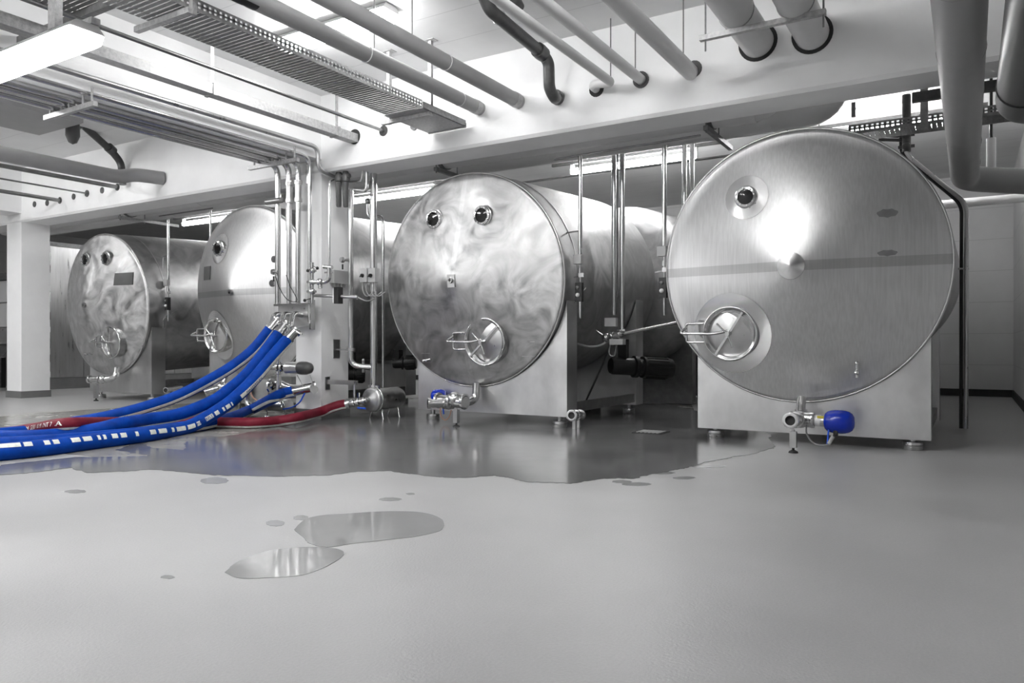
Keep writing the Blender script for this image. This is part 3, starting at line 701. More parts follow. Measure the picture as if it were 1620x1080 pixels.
MB().cyl((wp.x, 10.4, wpt.z), (wp.x, 10.4, CEIL), .018, seg=8).build('rod', 'black', vp_)

# ------------------------------------------------------------------ cable trays
def tray(root, x0, x1, y0, y1, z, h, pitch, m='galv', mb='galv_dk', axis='y', fr=.7):
    def P(a, b, c): return (a, b, c) if axis == 'y' else (b, a, c)
    for x in (x0, x1):
        s = MB(); s.box(P(x - .004, y0, z), P(x + .004, y1, z + h * .3)); s.box(P(x - .004, y0, z + h * .48), P(x + .004, y1, z + h * .62)); s.box(P(x - .004, y0, z + h * .82), P(x + .004, y1, z + h))
        y = y0
        while y < y1: s.box(P(x - .004, y, z + h * .3), P(x + .004, y + pitch * .5, z + h * .82)); y += pitch
        o = s.build('side_rail', m, root)
    s = MB(); y = y0
    while y < y1: s.box(P(x0, y, z - .003), P(x1, min(y + pitch * fr, y1), z + .003)); y += pitch
    o = s.build('ribbed_base', mb, root, kind='stuff')
tx0, tx1, tz = -5.68, -5.2, 3.63
tr = thing('cable_tray', 'wide perforated cable tray hanging overhead, running to the beam', 'cable tray', (tx0, 5, tz))
tray(tr, tx0, tx1, .3, 6.62, tz, .10, .05)
te = MB(); te.box((tx0 + .03, 6.5, tz - .035), (tx1 + .1, 7.32, tz - .03)); te.box((tx0 + .03, 7.30, tz - .045), (tx1 + .1, 7.33, tz + .01)); te.box((tx1 + .095, 6.5, tz - .035), (tx1 + .1, 7.32, tz + .04))
te.build('end_section', 'galv', tr)
for yy, lb in ((6.64, 'galvanised support frame with two posts near the tray end'), (3.64, 'galvanised support frame of the cable tray near the big lamp')):
    su = thing('tray_support', lb, 'hanger', (tx1, yy, tz))
    MB().bar((tx0 - .12, yy, tz - .06), (tx1 + .1, yy, tz - .06), .045, .045).build('cross_arm', 'galv', su)
    for xx in ((tx1 + .06, tx0 - .06) if yy > 5 else (tx1 + .06,)):
        MB().box((xx - .022, yy + .03, tz - .07), (xx + .022, yy + .07, CEIL - .008)).build('post', 'galv', su)
        MB().box((xx - .07, yy - .0, CEIL - .008), (xx + .07, yy + .1, CEIL)).build('head_plate', 'galv', su)
t2 = thing('cable_tray', 'short dark upper cable tray at the top left corner', 'cable tray', (-6.4, 2, 3.92))
tray(t2, -6.75, -6.25, .3, 3.7, 3.9, .10, .05, 'galv_dk', 'galv_dk')
rl = thing('support_rail', 'long galvanised rail crossing the top left corner above the lamp', 'rail', (-6.8, 3.64, 3.85))
MB().bar((-9.6, 3.6, 3.84), (-4.95, 3.6, 3.84), .06, .06).build('rail', 'galv_dk', rl)
MB().box((-9.0, 3.56, 3.87), (-8.94, 3.62, CEIL)).build('post', 'galv_dk', rl)
MB().box((-5.07, 3.56, 3.87), (-5.01, 3.62, CEIL)).build('post', 'galv_dk', rl)
t3 = thing('cable_tray', 'blurred dark cable tray crossing behind the top left lamp', 'cable tray', (-9.3, 3, 3.9))
tray(t3, -9.35, -9.05, .3, 4.6, 3.88, .10, .05, 'galv', 'galv_dk')
# closed cable duct left of it
ce = aY(561, 220, BF)
cd = thing('cable_duct', 'narrow galvanised cable duct running into a round hole in the beam', 'cable duct', ce)
MB().box((ce.x - .07, .2, ce.z - .05), (ce.x + .07, BF + .01, ce.z + .055)).build('duct_body', 'galv', cd)
MB().cyl((ce.x, BF - .008, ce.z + .03), (ce.x, BF + .01, ce.z + .03), .10, seg=20).build('wall_sleeve', 'hole', cd)
for yy in (5.2, 7.05):
    MB().bar((ce.x + .03, yy, ce.z + .05), (ce.x + .03, yy, CEIL), .004, .045, up=Yu).bar((ce.x - .08, yy, ce.z + .06), (ce.x + .08, yy, ce.z + .06), .04, .01).bar((ce.x - .08, yy, ce.z - .055), (ce.x + .08, yy, ce.z - .055), .04, .006).bar((ce.x + .078, yy, ce.z - .055), (ce.x + .078, yy, ce.z + .06), .005, .04, up=Yu).build('hanger_strap', 'galv', cd)
rr_, er = v_pipe('conduit', 'thin steel conduit entering a dark round hole right of the cable duct', 607, 207, .02, 'inox_dk', y0=.3, cat='conduit', hole=False)
MB().cyl((er.x, BF - .008, er.z), (er.x, BF + .01, er.z), .068, seg=20).build('wall_sleeve', 'cast', rr_)
hh = aY(656, 200, BF); MB().cyl((hh.x, BF - .03, hh.z), (hh.x, BF + .01, hh.z), .05, seg=16).build('pipe_stub', 'galv_dk', label='small capped pipe stub in the beam under the cable tray', cat='pipe stub')

# ------------------------------------------------------------------ lamps
def lamp(name, label, x0, x1, y, z, w_, h, glow, group=None, hang=True, housing=True):
    r = thing(name, label, 'lamp', ((x0 + x1) / 2, y, z), group)
    if housing:
        s = MB(); s.prism([(x0 - .02, y - w_ * .42, z + h), (x0 - .02, y - w_ * .5, z + h * .95), (x0 - .02, y - w_ * .3, z + h + .06), (x0 - .02, y + w_ * .3, z + h + .06), (x0 - .02, y + w_ * .5, z + h * .95), (x0 - .02, y + w_ * .42, z + h)], (x1 - x0 + .04, 0, 0))
        s.build('housing', 'lampbody', r)
    if glow == 'glow_rear':      # bare tube under a narrow batten
        MB().cyl((x0, y, z + .05), (x1, y, z + .05), .055, seg=16).build('tube', glow, r)
        for xx in (x0, x1): MB().box((xx - .03, y - .03, z), (xx + .03, y + .03, z + .17)).build('socket', 'white', r)
        return r
    d = MB(); d.prism([(x0, y - w_ * .5, z + h * .95), (x0, y - w_ * .42, z + h * .3), (x0, y - w_ * .28, z), (x0, y + w_ * .28, z), (x0, y + w_ * .42, z + h * .3), (x0, y + w_ * .5, z + h * .95)], (x1 - x0, 0, 0))
    d.build('diffuser', glow, r)
    return r
l1 = lamp('fluorescent_lamp', 'large glowing fluorescent lamp hanging in the top left corner', -7.55, -5.78, 3.22, 3.30, .28, .11, 'glow_near')
MB().box((-6.13, 3.12, 3.46), (-6.03, 3.18, CEIL)).build('post', 'galv', l1)
MB().bar((-7.7, 3.28, 3.5), (-5.75, 3.28, 3.5), .07, .05).build('mounting_rail', 'galv', l1)
lamp('fluorescent_lamp', 'ceiling lamp glowing behind the pair of grey overhead pipes', -6.45, -4.95, 5.78, 4.24, .26, .10, 'glow_mid')
lamp('fluorescent_lamp', 'added fill lamp on the ceiling of the left front bay, outside the picture', -12.6, -10.4, 3.4, 4.24, .26, .10, 'fill_left')  # unseen lamp, added to brighten the left bay and column
lamp('fluorescent_lamp', 'added fill lamp on the ceiling far down the left front bay, outside the picture', -16.8, -14.6, 3.6, 4.24, .26, .10, 'fill_left')  # also added out of view, lifts the far end of the left bay
lamp('fluorescent_lamp', 'added fill lamp in the left front bay behind the first one, outside the picture', -12.6, -10.4, -.6, 4.24, .26, .10, 'fill_left')  # another added lamp, more light for the dim left bay
lamp('fluorescent_lamp', 'added fill lamp above the front floor, outside the picture', -5.0, -3.2, 2.2, 4.24, .26, .10, 'glow')  # added out of view to light the foreground floor
lamp('fluorescent_lamp', 'short added fill lamp before the rightmost tank, above the picture', -2.6, -1.7, 3.9, 4.24, .26, .10, 'glow')  # added above the view for the highlight on the rightmost tank
lamp('fluorescent_lamp', 'added fill lamp behind the viewer', -6.6, -4.8, -1.6, 4.24, .26, .10, 'glow')  # added behind the camera as frontal fill light
for i, (x0, x1, lb) in enumerate([(-1.9, -.2, 'rear fluorescent lamp just over the rightmost tank'), (-5.95, -3.75, 'rear fluorescent lamp between the two right tanks'), (-11.15, -8.95, 'rear fluorescent lamp seen right of the column'),
                                  (-16.8, -14.6, 'rear fluorescent lamp above the leftmost tank')]):
    r = lamp('fluorescent_lamp', lb, x0, x1, 11.8, 4.0, .22, .09, 'glow_rear', housing=False)
    MB().bar((x0 - .4, 11.8, 4.20), (x1 + .4, 11.8, 4.20), .05, .05).build('mounting_rail', 'galv_dk', r)
    for xx in (x0, x1): MB().cyl((xx, 11.8, 4.2), (xx, 11.8, CEIL), .01, seg=8).build('hanger', 'galv_dk', r)

# ------------------------------------------------------------------ ducts behind the beam
def u_duct(label, y, z, r, x0, x1, bands):
    d = thing('insulated_duct', label, 'duct', ((x0 + x1) / 2, y, z))
    MB().tube(fillet([(x0, y, z), (x1, y, z), (x1 + .05, y, CEIL - .01)], .28, 8), r, 28).build('pipe_run', 'paint_smooth', d)
    for a, b in bands: MB().lathe([(r, 0), (r + .006, 0), (r + .006, b - a), (r, b - a)], (a, y, z), Xu, 28).build('jacket_band', 'lgrey_pipe', d)
u_duct('white insulated duct along the back of the beam, the front one', 8.22, 3.56, .165, -17.9, -1.75, [(-16.8, -15.9), (-12.1, -11.2), (-10.3, -9.2), (-2.3, -1.95)])
u_duct('white insulated duct along the back of the beam, the rear one', 8.78, 3.58, .165, -17.9, -1.28, [(-13.6, -12.7), (-2.6, -1.9)])
for px, lb, ln in ((1117, 'dark angle bracket under the ducts at the left of the rightmost tank', 1.0), (690, 'dark angle bracket under the ducts above the mottled tank', .8), (190, 'pale angle bracket under the ducts above the leftmost tank', 1.2)):
    X = ray(px)[0] / ray(px)[1] * 8.02; hb = thing('duct_bracket', lb, 'bracket', (X, 8.02, 3.34))
    MB().bar((X, 8.0, 3.35), (X, 8.0 + ln, 3.35), .05, .05).build('channel', 'galv_dk' if px > 600 else 'galv', hb)
    for yy in (8.02, 8.5): MB().cyl((X, yy, 3.30), (X, yy, CEIL), .008, seg=8).build('threaded_rod', 'galv_dk', hb)
    MB().lathe([(.167, 0), (.18, 0), (.18, .06), (.167, .06)], (X - .03, 8.22, 3.56), Xu, 28).build('pipe_clamp', 'galv_dk', hb)
# dark rear tray to the right
dt = thing('cable_tray', 'dark perforated cable tray behind the beam, over the rightmost tank', 'cable tray', (-.3, 9.2, 3.36))
tray(dt, 9.05, 9.4, -1.15, .70, 3.34, .10, .05, 'galv_dk', 'galv_dk', axis='x', fr=.93)
pst = aY(1462, 200, 8.9); MB().box((pst.x - .035, 8.9, 3.24), (pst.x + .035, 8.96, CEIL)).build('tray_post', 'galv_dk', label='flat steel post holding the dark rear cable tray', cat='post')
db = thing('steel_angle', 'dark steel angle tucked under the beam at the right end', 'angle', (0, 7.97, 3.3))
MB().bar((aY(1443, 140, 7.97).x, 7.97, 3.32), (.72, 7.97, 3.32), .06, .09).build('angle_bar', 'cast', db)
for px, yy in ((1350, 8.95),):
    q = aY(px, 165, yy); MB().box((q.x - .02, yy, 3.5), (q.x + .02, yy + .04, 3.66)).build('hanger_stub', 'galv_dk', label='tiny dark hanger stub by the bright rear ceiling', cat='bracket')
# right tank service pipes
sp = thing('service_pipes', 'pair of dark pipes bending round the rightmost tank down to the floor', 'pipe', aY(1530, 680, 10.4))
for dx, m_, rr in ((0, 'inox_satin', .026), (-.05, 'black', .02)):
    P = [aY(1432, 205, 10.4), aY(1432, 243, 10.4), aY(1529, 322, 10.4), V((aY(1528, 500, 10.4).x, 10.4, .02))]
    P = [p + V((dx, .02 if dx else 0, 0)) for p in P]
    MB().tube(fillet(P, .12), rr, 12).build('pipe_run', m_, sp)
hp = aY(1440, 210, 10.4); s = MB()
for py in (214, 232): 
    q = aY(1434, py, 10.38); s.bar(q + V((-.09, 0, 0)), q + V((.09, 0, 0)), .03, .035); s.ball(q, .055)
s.cyl(aY(1434, 240, 10.4), aY(1434, 150, 10.4), .05); s.build('valve_stack', 'cast', sp)
MB().cyl(aY(1434, 216, 10.4), aY(1390, 214, 10.4), .022).cyl(aY(1434, 222, 10.4), aY(1390, 221, 10.4), .022).build('side_pipes', 'cast', sp)
MB().bar(aY(1507, 425, 10.4), aY(1533, 425, 10.4), .02, .02).build('pipe_tie', 'inox_dk', sp)
wpz = aY(1510, 322, 12); MB().tube([(wpz.x - .8, 12, wpz.z), (XR, 12, wpz.z)], .06, 14).build('wall_pipe', 'lgrey_pipe', label='pale horizontal pipe low behind the rightmost tank', cat='pipe')

# ------------------------------------------------------------------ left bay overhead
eL = aY(258, 282, BF)
lp = thing('grey_pipe', 'wide grey pipe at left with a kink before it enters the beam', 'pipe', eL)
q1, q2, q3 = aY(188, 280, 6.75), aY(212, 276, 7.0), aY(240, 279, 7.2)
MB().tube(fillet([(q1.x, .3, q1.z), q1, q2, eL], .15), .105, 20).build('pipe_run', 'grey_pipe', lp)
MB().lathe([(.105, 0), (.111, 0), (.111, .5), (.105, .5)], (q1.x, 4.3, q1.z), Yu, 20).build('joint_band', 'lgrey_pipe', lp)
hv = V((q1.x, 3.2, q1.z + .1)); MB().cyl(hv, hv + V((0, 0, .09)), .02).bar(hv + V((0, 0, .09)), hv + V((.0, .3, .08)), .02, .012).build('valve_lever', 'black', lp)
for px, py, r, lb in ((186, 296, .034, 'upper'), (138, 306, .014, 'thin middle'), (95, 317, .034, 'lower')):
    rt, e = v_pipe('conduit', '%s of the three steel tubes running into the left part of the beam' % lb, px, py, r, 'inox_dk', y0=.3, cat='conduit', hole=False)
    MB().cyl((e.x, BF - .01, e.z), (e.x, BF + .01, e.z), .062, seg=16).build('wall_sleeve', 'cast', rt)
for i, (px, py) in enumerate([(162, 301), (117, 311), (75, 321), (55, 323)]):
    p = aY(px, py, BF); MB().cyl((p.x, BF - .012, p.z), (p.x, BF + .01, p.z), .055, seg=16).build('wall_sleeve', 'cast',
        label='empty round pipe sleeve in the left part of the beam, %s from the right' % ['first', 'second', 'third', 'fourth'][i], cat='sleeve')
bx = aY(62, 214, 6.0)
bu = thing('duct_box', 'flat grey ventilation box under the left ceiling', 'vent box', (bx.x, 5.2, bx.z))
MB().box((bx.x, 4.5, bx.z), (bx.x + 1.2, 6.0, CEIL - .003)).build('box_body', 'grey_pipe', bu)
MB().bar((bx.x - .3, 4.9, bx.z - .06), (bx.x + .8, 4.9, bx.z - .06), .03, .03).build('rod', 'inox', bu)
dp = thing('cast_drain_pipe', 'black cast iron drain pipe angling down at the left behind the steel tube bundle', 'pipe', aY(192, 280, 7.3))
b0 = aY(128, 195, 6.5)
MB().tube(fillet([b0, aY(176, 238, 7.15), aY(192, 258, 7.3), aY(194, 292, 7.3)], .1), .058, 16).build('pipe_run', 'cast', dp)
MB().tube(fillet([V((b0.x - .15, 6.45, CEIL)), V((b0.x - .15, 6.45, b0.z - .05)), b0], .1), .075, 16).build('stack', 'cast', dp)
dd = (aY(176, 238, 7.15) - b0).normalized(); MB().lathe([(.055, -.06), (.078, -.06), (.078, .06), (.055, .06)], aY(175, 236, 7.13), dd, 16).build('coupling', 'cast', dp)
cb_ = aY(115, 215, 6.3); MB().lathe([(.06, .25), (.095, .2), (.1, 0), (.06, -.1), (0, -.13)], cb_, Zu, 20, 60).build('trap', 'dk_pipe', dp)

# steel tube bundle under the left beam, turning down on the column
for k in range(8):
    x = [-8.20, -8.31, -7.975, -8.09, -7.80, -7.88, -7.58, -7.69][k]; z = [3.50, 3.52, 3.50, 3.52, 3.50, 3.52, 3.54, 3.52][k] ; r = [.040, .03, .036, .03, .036, .03, .026, .03][k]
    pos = ['fourth', 'outermost', 'third', 'hidden third', 'second', 'hidden second', 'innermost', 'hidden innermost'][k]
    yb = 7.22 if k % 2 == 0 else 7.34
    zb = 1.56 if k != 6 else 1.30
    t = thing('steel_tube', ['steel tube of the overhead bundle dropping leftmost down the column', 'steel tube at the far left edge of the overhead bundle', 'steel tube dropping second from the left down the column', 'steel tube second in from the left edge of the overhead bundle',
                             'steel tube dropping third from the left down the column', 'middle steel tube of the overhead bundle ending behind the drops', 'thin steel tube dropping nearest the column corner', 'steel tube at the right side of the overhead bundle'][k], 'pipe', (x, 7.22, 2.5), 'steel tubes bundled under the side beam')
    if k == 1: P = [(x, .3, z), (x, 7.2, z), (x, 7.2, z + .3)]
    elif k == 3 or k == 5: P = [(x, .3, z), (x, 7.30, z), (x, 7.30, 2.6)]
    elif k == 7: P = [(x, .3, z + .1), (x, 7.30, z + .1), (x, 7.30, 3.2)]
    else: P = [(x, .3, z), (x, yb, z), (x, yb, zb)]
    MB().tube(fillet(P, .16, 8), r, 14).build('tube_run', 'inox', t)
    if k in (2, 4):
        s = MB()
        for zq in (3.22, 2.98): s.lathe([(r, -.03), (r * 1.5, -.025), (r * 1.55, 0), (r * 1.5, .025), (r, .03)], (x, yb, zq), Zu, 16)
        s.cyl((x, yb, 2.98), (x, yb, 3.22), r * 1.25); s.build('sight_tube', 'inox_satin', t)
    if k == 0:
        s = MB().cyl((x - .17, yb - .05, 3.0), (x + .13, yb - .05, 3.0), .04); s.build('sensor', 'inox_dk', t)
for (yy, lb) in ((6.9, 'galvanised trapeze with clips near the column under the steel tubes'), (4.25, 'galvanised trapeze with clips under the steel tubes at left')):
    tb = thing('tube_trapeze', lb, 'hanger', (-7.95, yy, 3.4))
    MB().bar((-8.40, yy, 3.42), (-7.46, yy, 3.42), .045, .05).build('channel', 'galv', tb)
    for xx in (-8.3, -8.08, -7.94, -7.8, -7.68, -7.52): MB().cyl((xx, yy, 3.42), (xx, yy, 3.6), .012, seg=8).build('clip', 'galv', tb)
    for xx in (-7.52, -8.36): MB().cyl((xx, yy, 3.6), (xx, yy, 3.56 if xx > -8.1 else CEIL), .008, seg=8).build('threaded_rod', 'galv', tb)
# tube along the column front to the filters
ft = thing('air_line', 'small steel air line bending round the column top to the filters', 'pipe', (-7.5, 7.3, 3.3))
MB().tube(fillet([(-7.46, .3, 3.66), (-7.46, 7.25, 3.66), (-7.46, 7.25, 3.36), (-7.44, 7.62, 3.3)], .12), .03, 12).build('tube_run', 'inox_satin', ft)
for i, (px, ln) in enumerate(((536, .40), (547, .44))):
    Y = 7.55; h = aY(px, 288, Y); s = thing('air_filter', 'dark cylindrical air filter hanging at the column top, the %s of the pair' % ('left' if i == 0 else 'right'), 'filter', (h.x, Y, h.z - ln), 'air filters at the column top')
    MB().lathe([(0, -.34), (.03, -.34), (.036, -.32), (.042, 0), (0, 0)], (h.x, Y, h.z), Zu, 16).build('bowl', 'dome', s)
    MB().lathe([(.03, 0), (.055, .01), (.058, .06), (.04, .12), (.03, .17), (0, .17)], (h.x, Y, h.z), Zu, 16).cyl((h.x - .07, Y, h.z + .08), (h.x + .07, Y, h.z + .08), .03).build('filter_head', 'dk_pipe', s)
q = MB().tube(fillet([aY(560, 300, 7.6), aY(580, 302, 7.6), aY(580, 272, 7.6)], .06), .025, 10).tube(fillet([aY(553, 288, 7.65), aY(572, 287, 7.65), aY(574, 270, 7.65)], .06), .02, 10)
q.build('air_line', 'inox_satin', label='two small looped air lines rising to the beam right of the filters', cat='pipe')

# ------------------------------------------------------------------ right side of the column
Yp = 7.70
px_ = aY(555, 400, Yp).x; pm = aY(591, 400, 7.85).x
pa = thing('steel_riser', 'polished upright pipe right of the column, bending into the thicker riser', 'pipe', (px_, Yp, 1))
e0 = aY(555, 578, Yp)
MB().tube(fillet([(px_, Yp, 3.15), (px_, Yp, e0.z), (pm, 7.85, e0.z - .03)], .12), .038, 14).build('pipe_run', 'inox', pa)
clx = MB(); 
for P in (V((px_, Yp, e0.z + .22)), ): clx.lathe([(.038, -.02), (.06, -.02), (.06, .02), (.038, .02)], P, Zu, 14)
m1 = V((px_, Yp, e0.z)).lerp(V((pm, 7.85, e0.z - .03)), .55); clx.bar(m1 + V((0, 0, -.08)), m1 + V((0, 0, .09)), .03, .02); clx.ball(m1 + V((0, 0, .09)), .022)
clx.bar(V((MIDX1, Yp, e0.z + .22)), V((px_, Yp, e0.z + .22)), .02, .02); clx.box((MIDX1, Yp - .07, e0.z + .1), (MIDX1 + .012, Yp + .05, e0.z + .36)); clx.build('clamp', 'inox_satin', pa)
pb = thing('steel_riser', 'thick polished riser coming down from the beam into the pump', 'pipe', (pm, 7.85, .4))
MB().tube([(pm, 7.85, .42), (pm, 7.85, BZ)], .048, 16).build('pipe_run', 'inox', pb)
MB().lathe([(.045, -.03), (.075, -.025), (.075, .025), (.045, .03)], (pm, 7.85, .44), Zu, 18).build('clamp', 'inox', pb)
pc = thing('steel_riser', 'slim polished riser with a loop at its top, beside the mottled tank', 'pipe', aY(606, 500, 8.5))
MB().tube(fillet([aY(582, 318, 8.5), aY(582, 342, 8.5), aY(606, 343, 8.5), V((aY(606, 500, 8.5).x, 8.5, .02))], .08), .024, 12).ball(aY(582, 318, 8.5), .05).build('pipe_run', 'inox', pc)
# pump on three legs
pu = thing('centrifugal_pump', 'small horizontal stainless pump on thin legs beside the column foot', 'pump', (-6.95, 8.0, 0))
pz = .27
MB().lathe([(0, 0), (.03, 0), (.03, .06), (.09, .08), (.13, .10), (.15, .1), (.165, .115), (.165, .16), (.15, .17), (.15, .64), (.13, .69), (.06, .71), (0, .71)], (-6.95, 7.62, pz), Yu, 32, 50).build('pump_body', 'inox_satin', pu)
MB().ring((-6.95, 7.785, pz), Yu, .162, .012, 32, 8).build('clamp_ring', 'inox', pu)
MB().cyl((-6.95, 7.85, pz + .12), (-6.95, 7.85, .46), .045).build('outlet_neck', 'inox', pu)
for dx, yy in ((-.12, 7.85), (.13, 7.85), (-.1, 8.2), (.12, 8.2)): MB().cyl((-6.95 + dx * .6, yy, pz - .12), (-6.95 + dx, yy - .02, 0), .011, seg=8).build('leg', 'inox', pu)
rs = aY(548, 639, 7.52)
s = MB(); pi_ = V((-6.95, 7.64, pz)); s.tube([rs + V((-.02, 0, 0)), rs.lerp(pi_, .35)], .052, 16); s.tube([rs.lerp(pi_, .3), pi_], .036, 16); dd = (pi_ - rs).normalized(); clamps(s, [rs.lerp(pi_, .34), rs.lerp(pi_, .55), rs.lerp(pi_, .85)], dd, .042); s.bar(rs.lerp(pi_, .6), rs.lerp(pi_, .6) + V((0, 0, .12)), .03, .02)
s.build('inlet_coupling', 'inox', pu)
MB().tube([aY(566, 645, 7.5), aY(578, 646, 7.5)], .012, 8).build('air_tube', 'bluecable', pu)
# wall bracket
wb = thing('wall_bracket', 'triangular steel bracket on the right side of the column foot', 'bracket', (MIDX1, 7.55, .5))
zb_ = aX(519, 606, MIDX1).z
MB().box((MIDX1, 7.48, zb_ - .09), (MIDX1 + .012, 7.56, zb_ + .09)).build('plate', 'inox_dk', wb)
MB().bar((MIDX1, 7.52, zb_ + .02), (MIDX1 + .55, 7.52, zb_ + .02), .04, .06).build('arm', 'inox_satin', wb)
MB().cyl((MIDX1 + .5, 7.52, zb_), (MIDX1 + .5, 7.52, zb_ - .18), .014).build('rod', 'inox', wb)
# boxes
jb = aX(535, 439, MIDX1)
jx = thing('junction_box', 'grey junction box with cable glands on the column side', 'box', (MIDX1 + .1, 7.65, jb.z))
MB().box((MIDX1, 7.56, jb.z - .09), (MIDX1 + .09, 7.86, jb.z + .09)).build('box_body', 'grey_plastic', jx)
for k in range(4): MB().lathe([(.018, 0), (.018, -.03), (.010, -.05), (0, -.05)], (MIDX1 + .045, 7.62 + k * .06, jb.z - .09), Zu, 10).build('gland', 'grey_plastic', jx)
ct = aY(495, 467, 7.3); ct2 = aY(566, 470, 7.45)
hc = thing('cable_conduit', 'horizontal steel conduit with a black sensor switch across the column', 'conduit', ct)
MB().tube([ct, ct2], .024, 12).build('tube_run', 'inox_satin', hc)
sw = ct.lerp(ct2, .53); MB().box(sw + V((-.03, -.04, -.09)), sw + V((.0, .04, .11))).build('bracket_plate', 'white', hc); MB().box(sw + V((0, -.05, -.1)), sw + V((.08, .04, .12))).build('switch', 'black', hc)
MB().tube(spline([ct2, aY(580, 476, 7.5), aY(592, 473, 7.7)], 5), .010, 6).build('cable', 'cable', hc)
for i, (px, w_) in enumerate(((576, .11), (589, .11))):
    p = aY(px, 436, 7.72); b = thing('switch_box', 'pale switch box with a black rotary knob, %s of the two on the riser' % ('left' if i == 0 else 'right'), 'switch', p)
    MB().box(p + V((-.05, -.03, -.09)), p + V((.075, .06, .10))).build('box_body', 'grey_plastic', b)
    k_ = p + V((0, -.03, .0)); MB().lathe([(0, -.03), (.02, -.03), (.028, 0)], k_, Yu, 14).bar(k_ + V((-.02, -.035, -.02)), k_ + V((.02, -.035, .02)), .01, .012).build('knob', 'black', b)
    for dx in (-.02, .04): MB().tube(spline([p + V((dx, 0, -.09)), p + V((dx, 0, -.2)), p + V((dx + .05, .02, -.28)), p + V((dx + .12, .08, -.22))], 4), .009, 6).build('cable', 'cable', b)
# gauges
for (px, py, Y, tx, lb) in ((433, 430, 7.1, -8.2, 'round pressure gauge on the leftmost column tube'), (542, 411, 7.6, px_, 'round pressure gauge on the upright pipe right of the column')):
    p = aY(px, py, Y); g = thing('pressure_gauge', lb, 'gauge', p)
    MB().lathe([(0, -.02), (.035, -.02), (.042, 0), (.035, .03), (0, .03)], p, V((-.3, -1, 0)), 18).build('dial_case', 'inox', g)
    MB().cyl(p, V((tx, Y + .1, p.z)), .018, seg=10).build('stem', 'inox', g); MB().cyl(p + V((0, 0, -.06)), p + V((0, 0, -.13)), .012, seg=8).build('plug', 'black', g)
# valve cluster on the column front
vc = thing('valve_cluster', 'cluster of small stainless sampling valves on the column front', 'valve', aY(493, 440, 7.2))
s = MB(); a = aY(494, 415, 7.2); b = aY(494, 480, 7.2); s.cyl(a, b, .022)
for py in (428, 446, 461): s.ball(aY(494, py, 7.2), .045); s.bar(aY(486, py, 7.2), aY(500, py, 7.2), .02, .03)
s.tube(fillet([aY(494, 446, 7.2), aY(516, 446, 7.2), aY(521, 440, 7.2), aY(521, 424, 7.2)], .05), .03, 12); s.ball(aY(506, 446, 7.18), .05); s.cyl(aY(506, 446, 7.18), aY(507, 456, 7.18), .028)
s.cyl(aY(513, 422, 7.2), aY(525, 423, 7.2), .03); s.bar(aY(514, 431, 7.2), aY(526, 431, 7.2), .02, .02)
s.build('valve_body', 'inox', vc)
MB().tube(fillet([aY(521, 424, 7.2), aY(521, 287, 7.2), aY(528, 284, 7.4)], .06), .014, 8).build('feed_tube', 'inox', vc)
for px, py in ((487, 428), (502, 424), (482, 475)): MB().ball(aY(px, py, 7.12), .022).cyl(aY(px, py, 7.12), aY(494, py - 4, 7.2), .006, seg=6).build('handle', 'black', vc)
# manifold
mf = thing('hose_manifold', 'stainless hose manifold panel with three bent outlets on the column', 'manifold', aY(466, 500, 7.2))
c0, c1 = aY(440, 483, 7.24), aY(494, 515, 7.24)
MB().box((c0.x, 7.24, 1.27), (c1.x, 7.27, 1.56)).build('panel', 'inox_satin', mf)
MB().box((c1.x - .012, 7.20, 1.22), (c1.x + .012, 7.28, 1.62)).box((c0.x, 7.16, 1.55), (c1.x, 7.27, 1.575)).build('side_plate', 'inox', mf)
hs = [aY(428, 520, 6.85), aY(441, 527, 6.8), aY(455, 537, 6.75)]
for i, (px, py) in enumerate(((449, 498), (463, 499), (478, 499))):
    o = aY(px, py, 7.24); h = hs[i]; up = h + V((.16, .09, .17)) * (1.0 + .12 * i)
    o.z = 1.42; MB().tube(fillet([o, o + V((0, -.16, .02)), h + (o + V((0, -.16, .02)) - h).normalized() * .12], .1), .036, 14).build('outlet_bend', 'inox', mf)
MB().bar(aY(430, 503, 7.0), aY(432, 497, 7.05), .02, .02).bar(aY(444, 512, 6.9), aY(478, 528, 6.8), .012, .02).build('butterfly_handle', 'inox', mf)
MB().tube(spline([aY(436, 437, 7.08), aY(442, 455, 7.1), aY(455, 474, 7.15), aY(470, 475, 7.12), aY(459, 452, 7.12), aY(453, 435, 7.12)], 6), .006, 6).build('cable_loop', 'rubber', label='thin black signal cable looping over the column tubes', cat='cable')

# ------------------------------------------------------------------ hoses
def stripe_on(path, r, ang, wdt, off=.0015, gap=0):
    """strip lying on a tube surface at angle `ang` (0 = towards viewer side, 90 = top)"""
    vs = []; n = len(path)
    a0, a1 = ang if isinstance(ang, tuple) else (ang, ang)
    for i in range(n):
        ang = a0 + (a1 - a0) * i / (n - 1)
        t = (path[min(i + 1, n - 1)] - path[max(i - 1, 0)]).normalized(); side = t.cross(Zu).normalized()
        c_ = path[i]; tocam = V((-c_.x, -c_.y, 0)); 
        if side.dot(tocam) < 0: side = -side
        up = side.cross(t); up = up if up.z > 0 else -up
        for k in range(4):
            a = math.radians(ang) + (k / 3 - .5) * wdt / r
            vs.append(c_ + (side * math.cos(a) + up * math.sin(a)) * (r + off))
    fs = [(i * 4 + k, i * 4 + k + 1, i * 4 + k + 5, i * 4 + k + 4) for i in range(n - 1) for k in range(3) if not (gap and i < gap * n and random.Random(i // 2 * 7 + 3).random() < .38)]
    return vs, fs
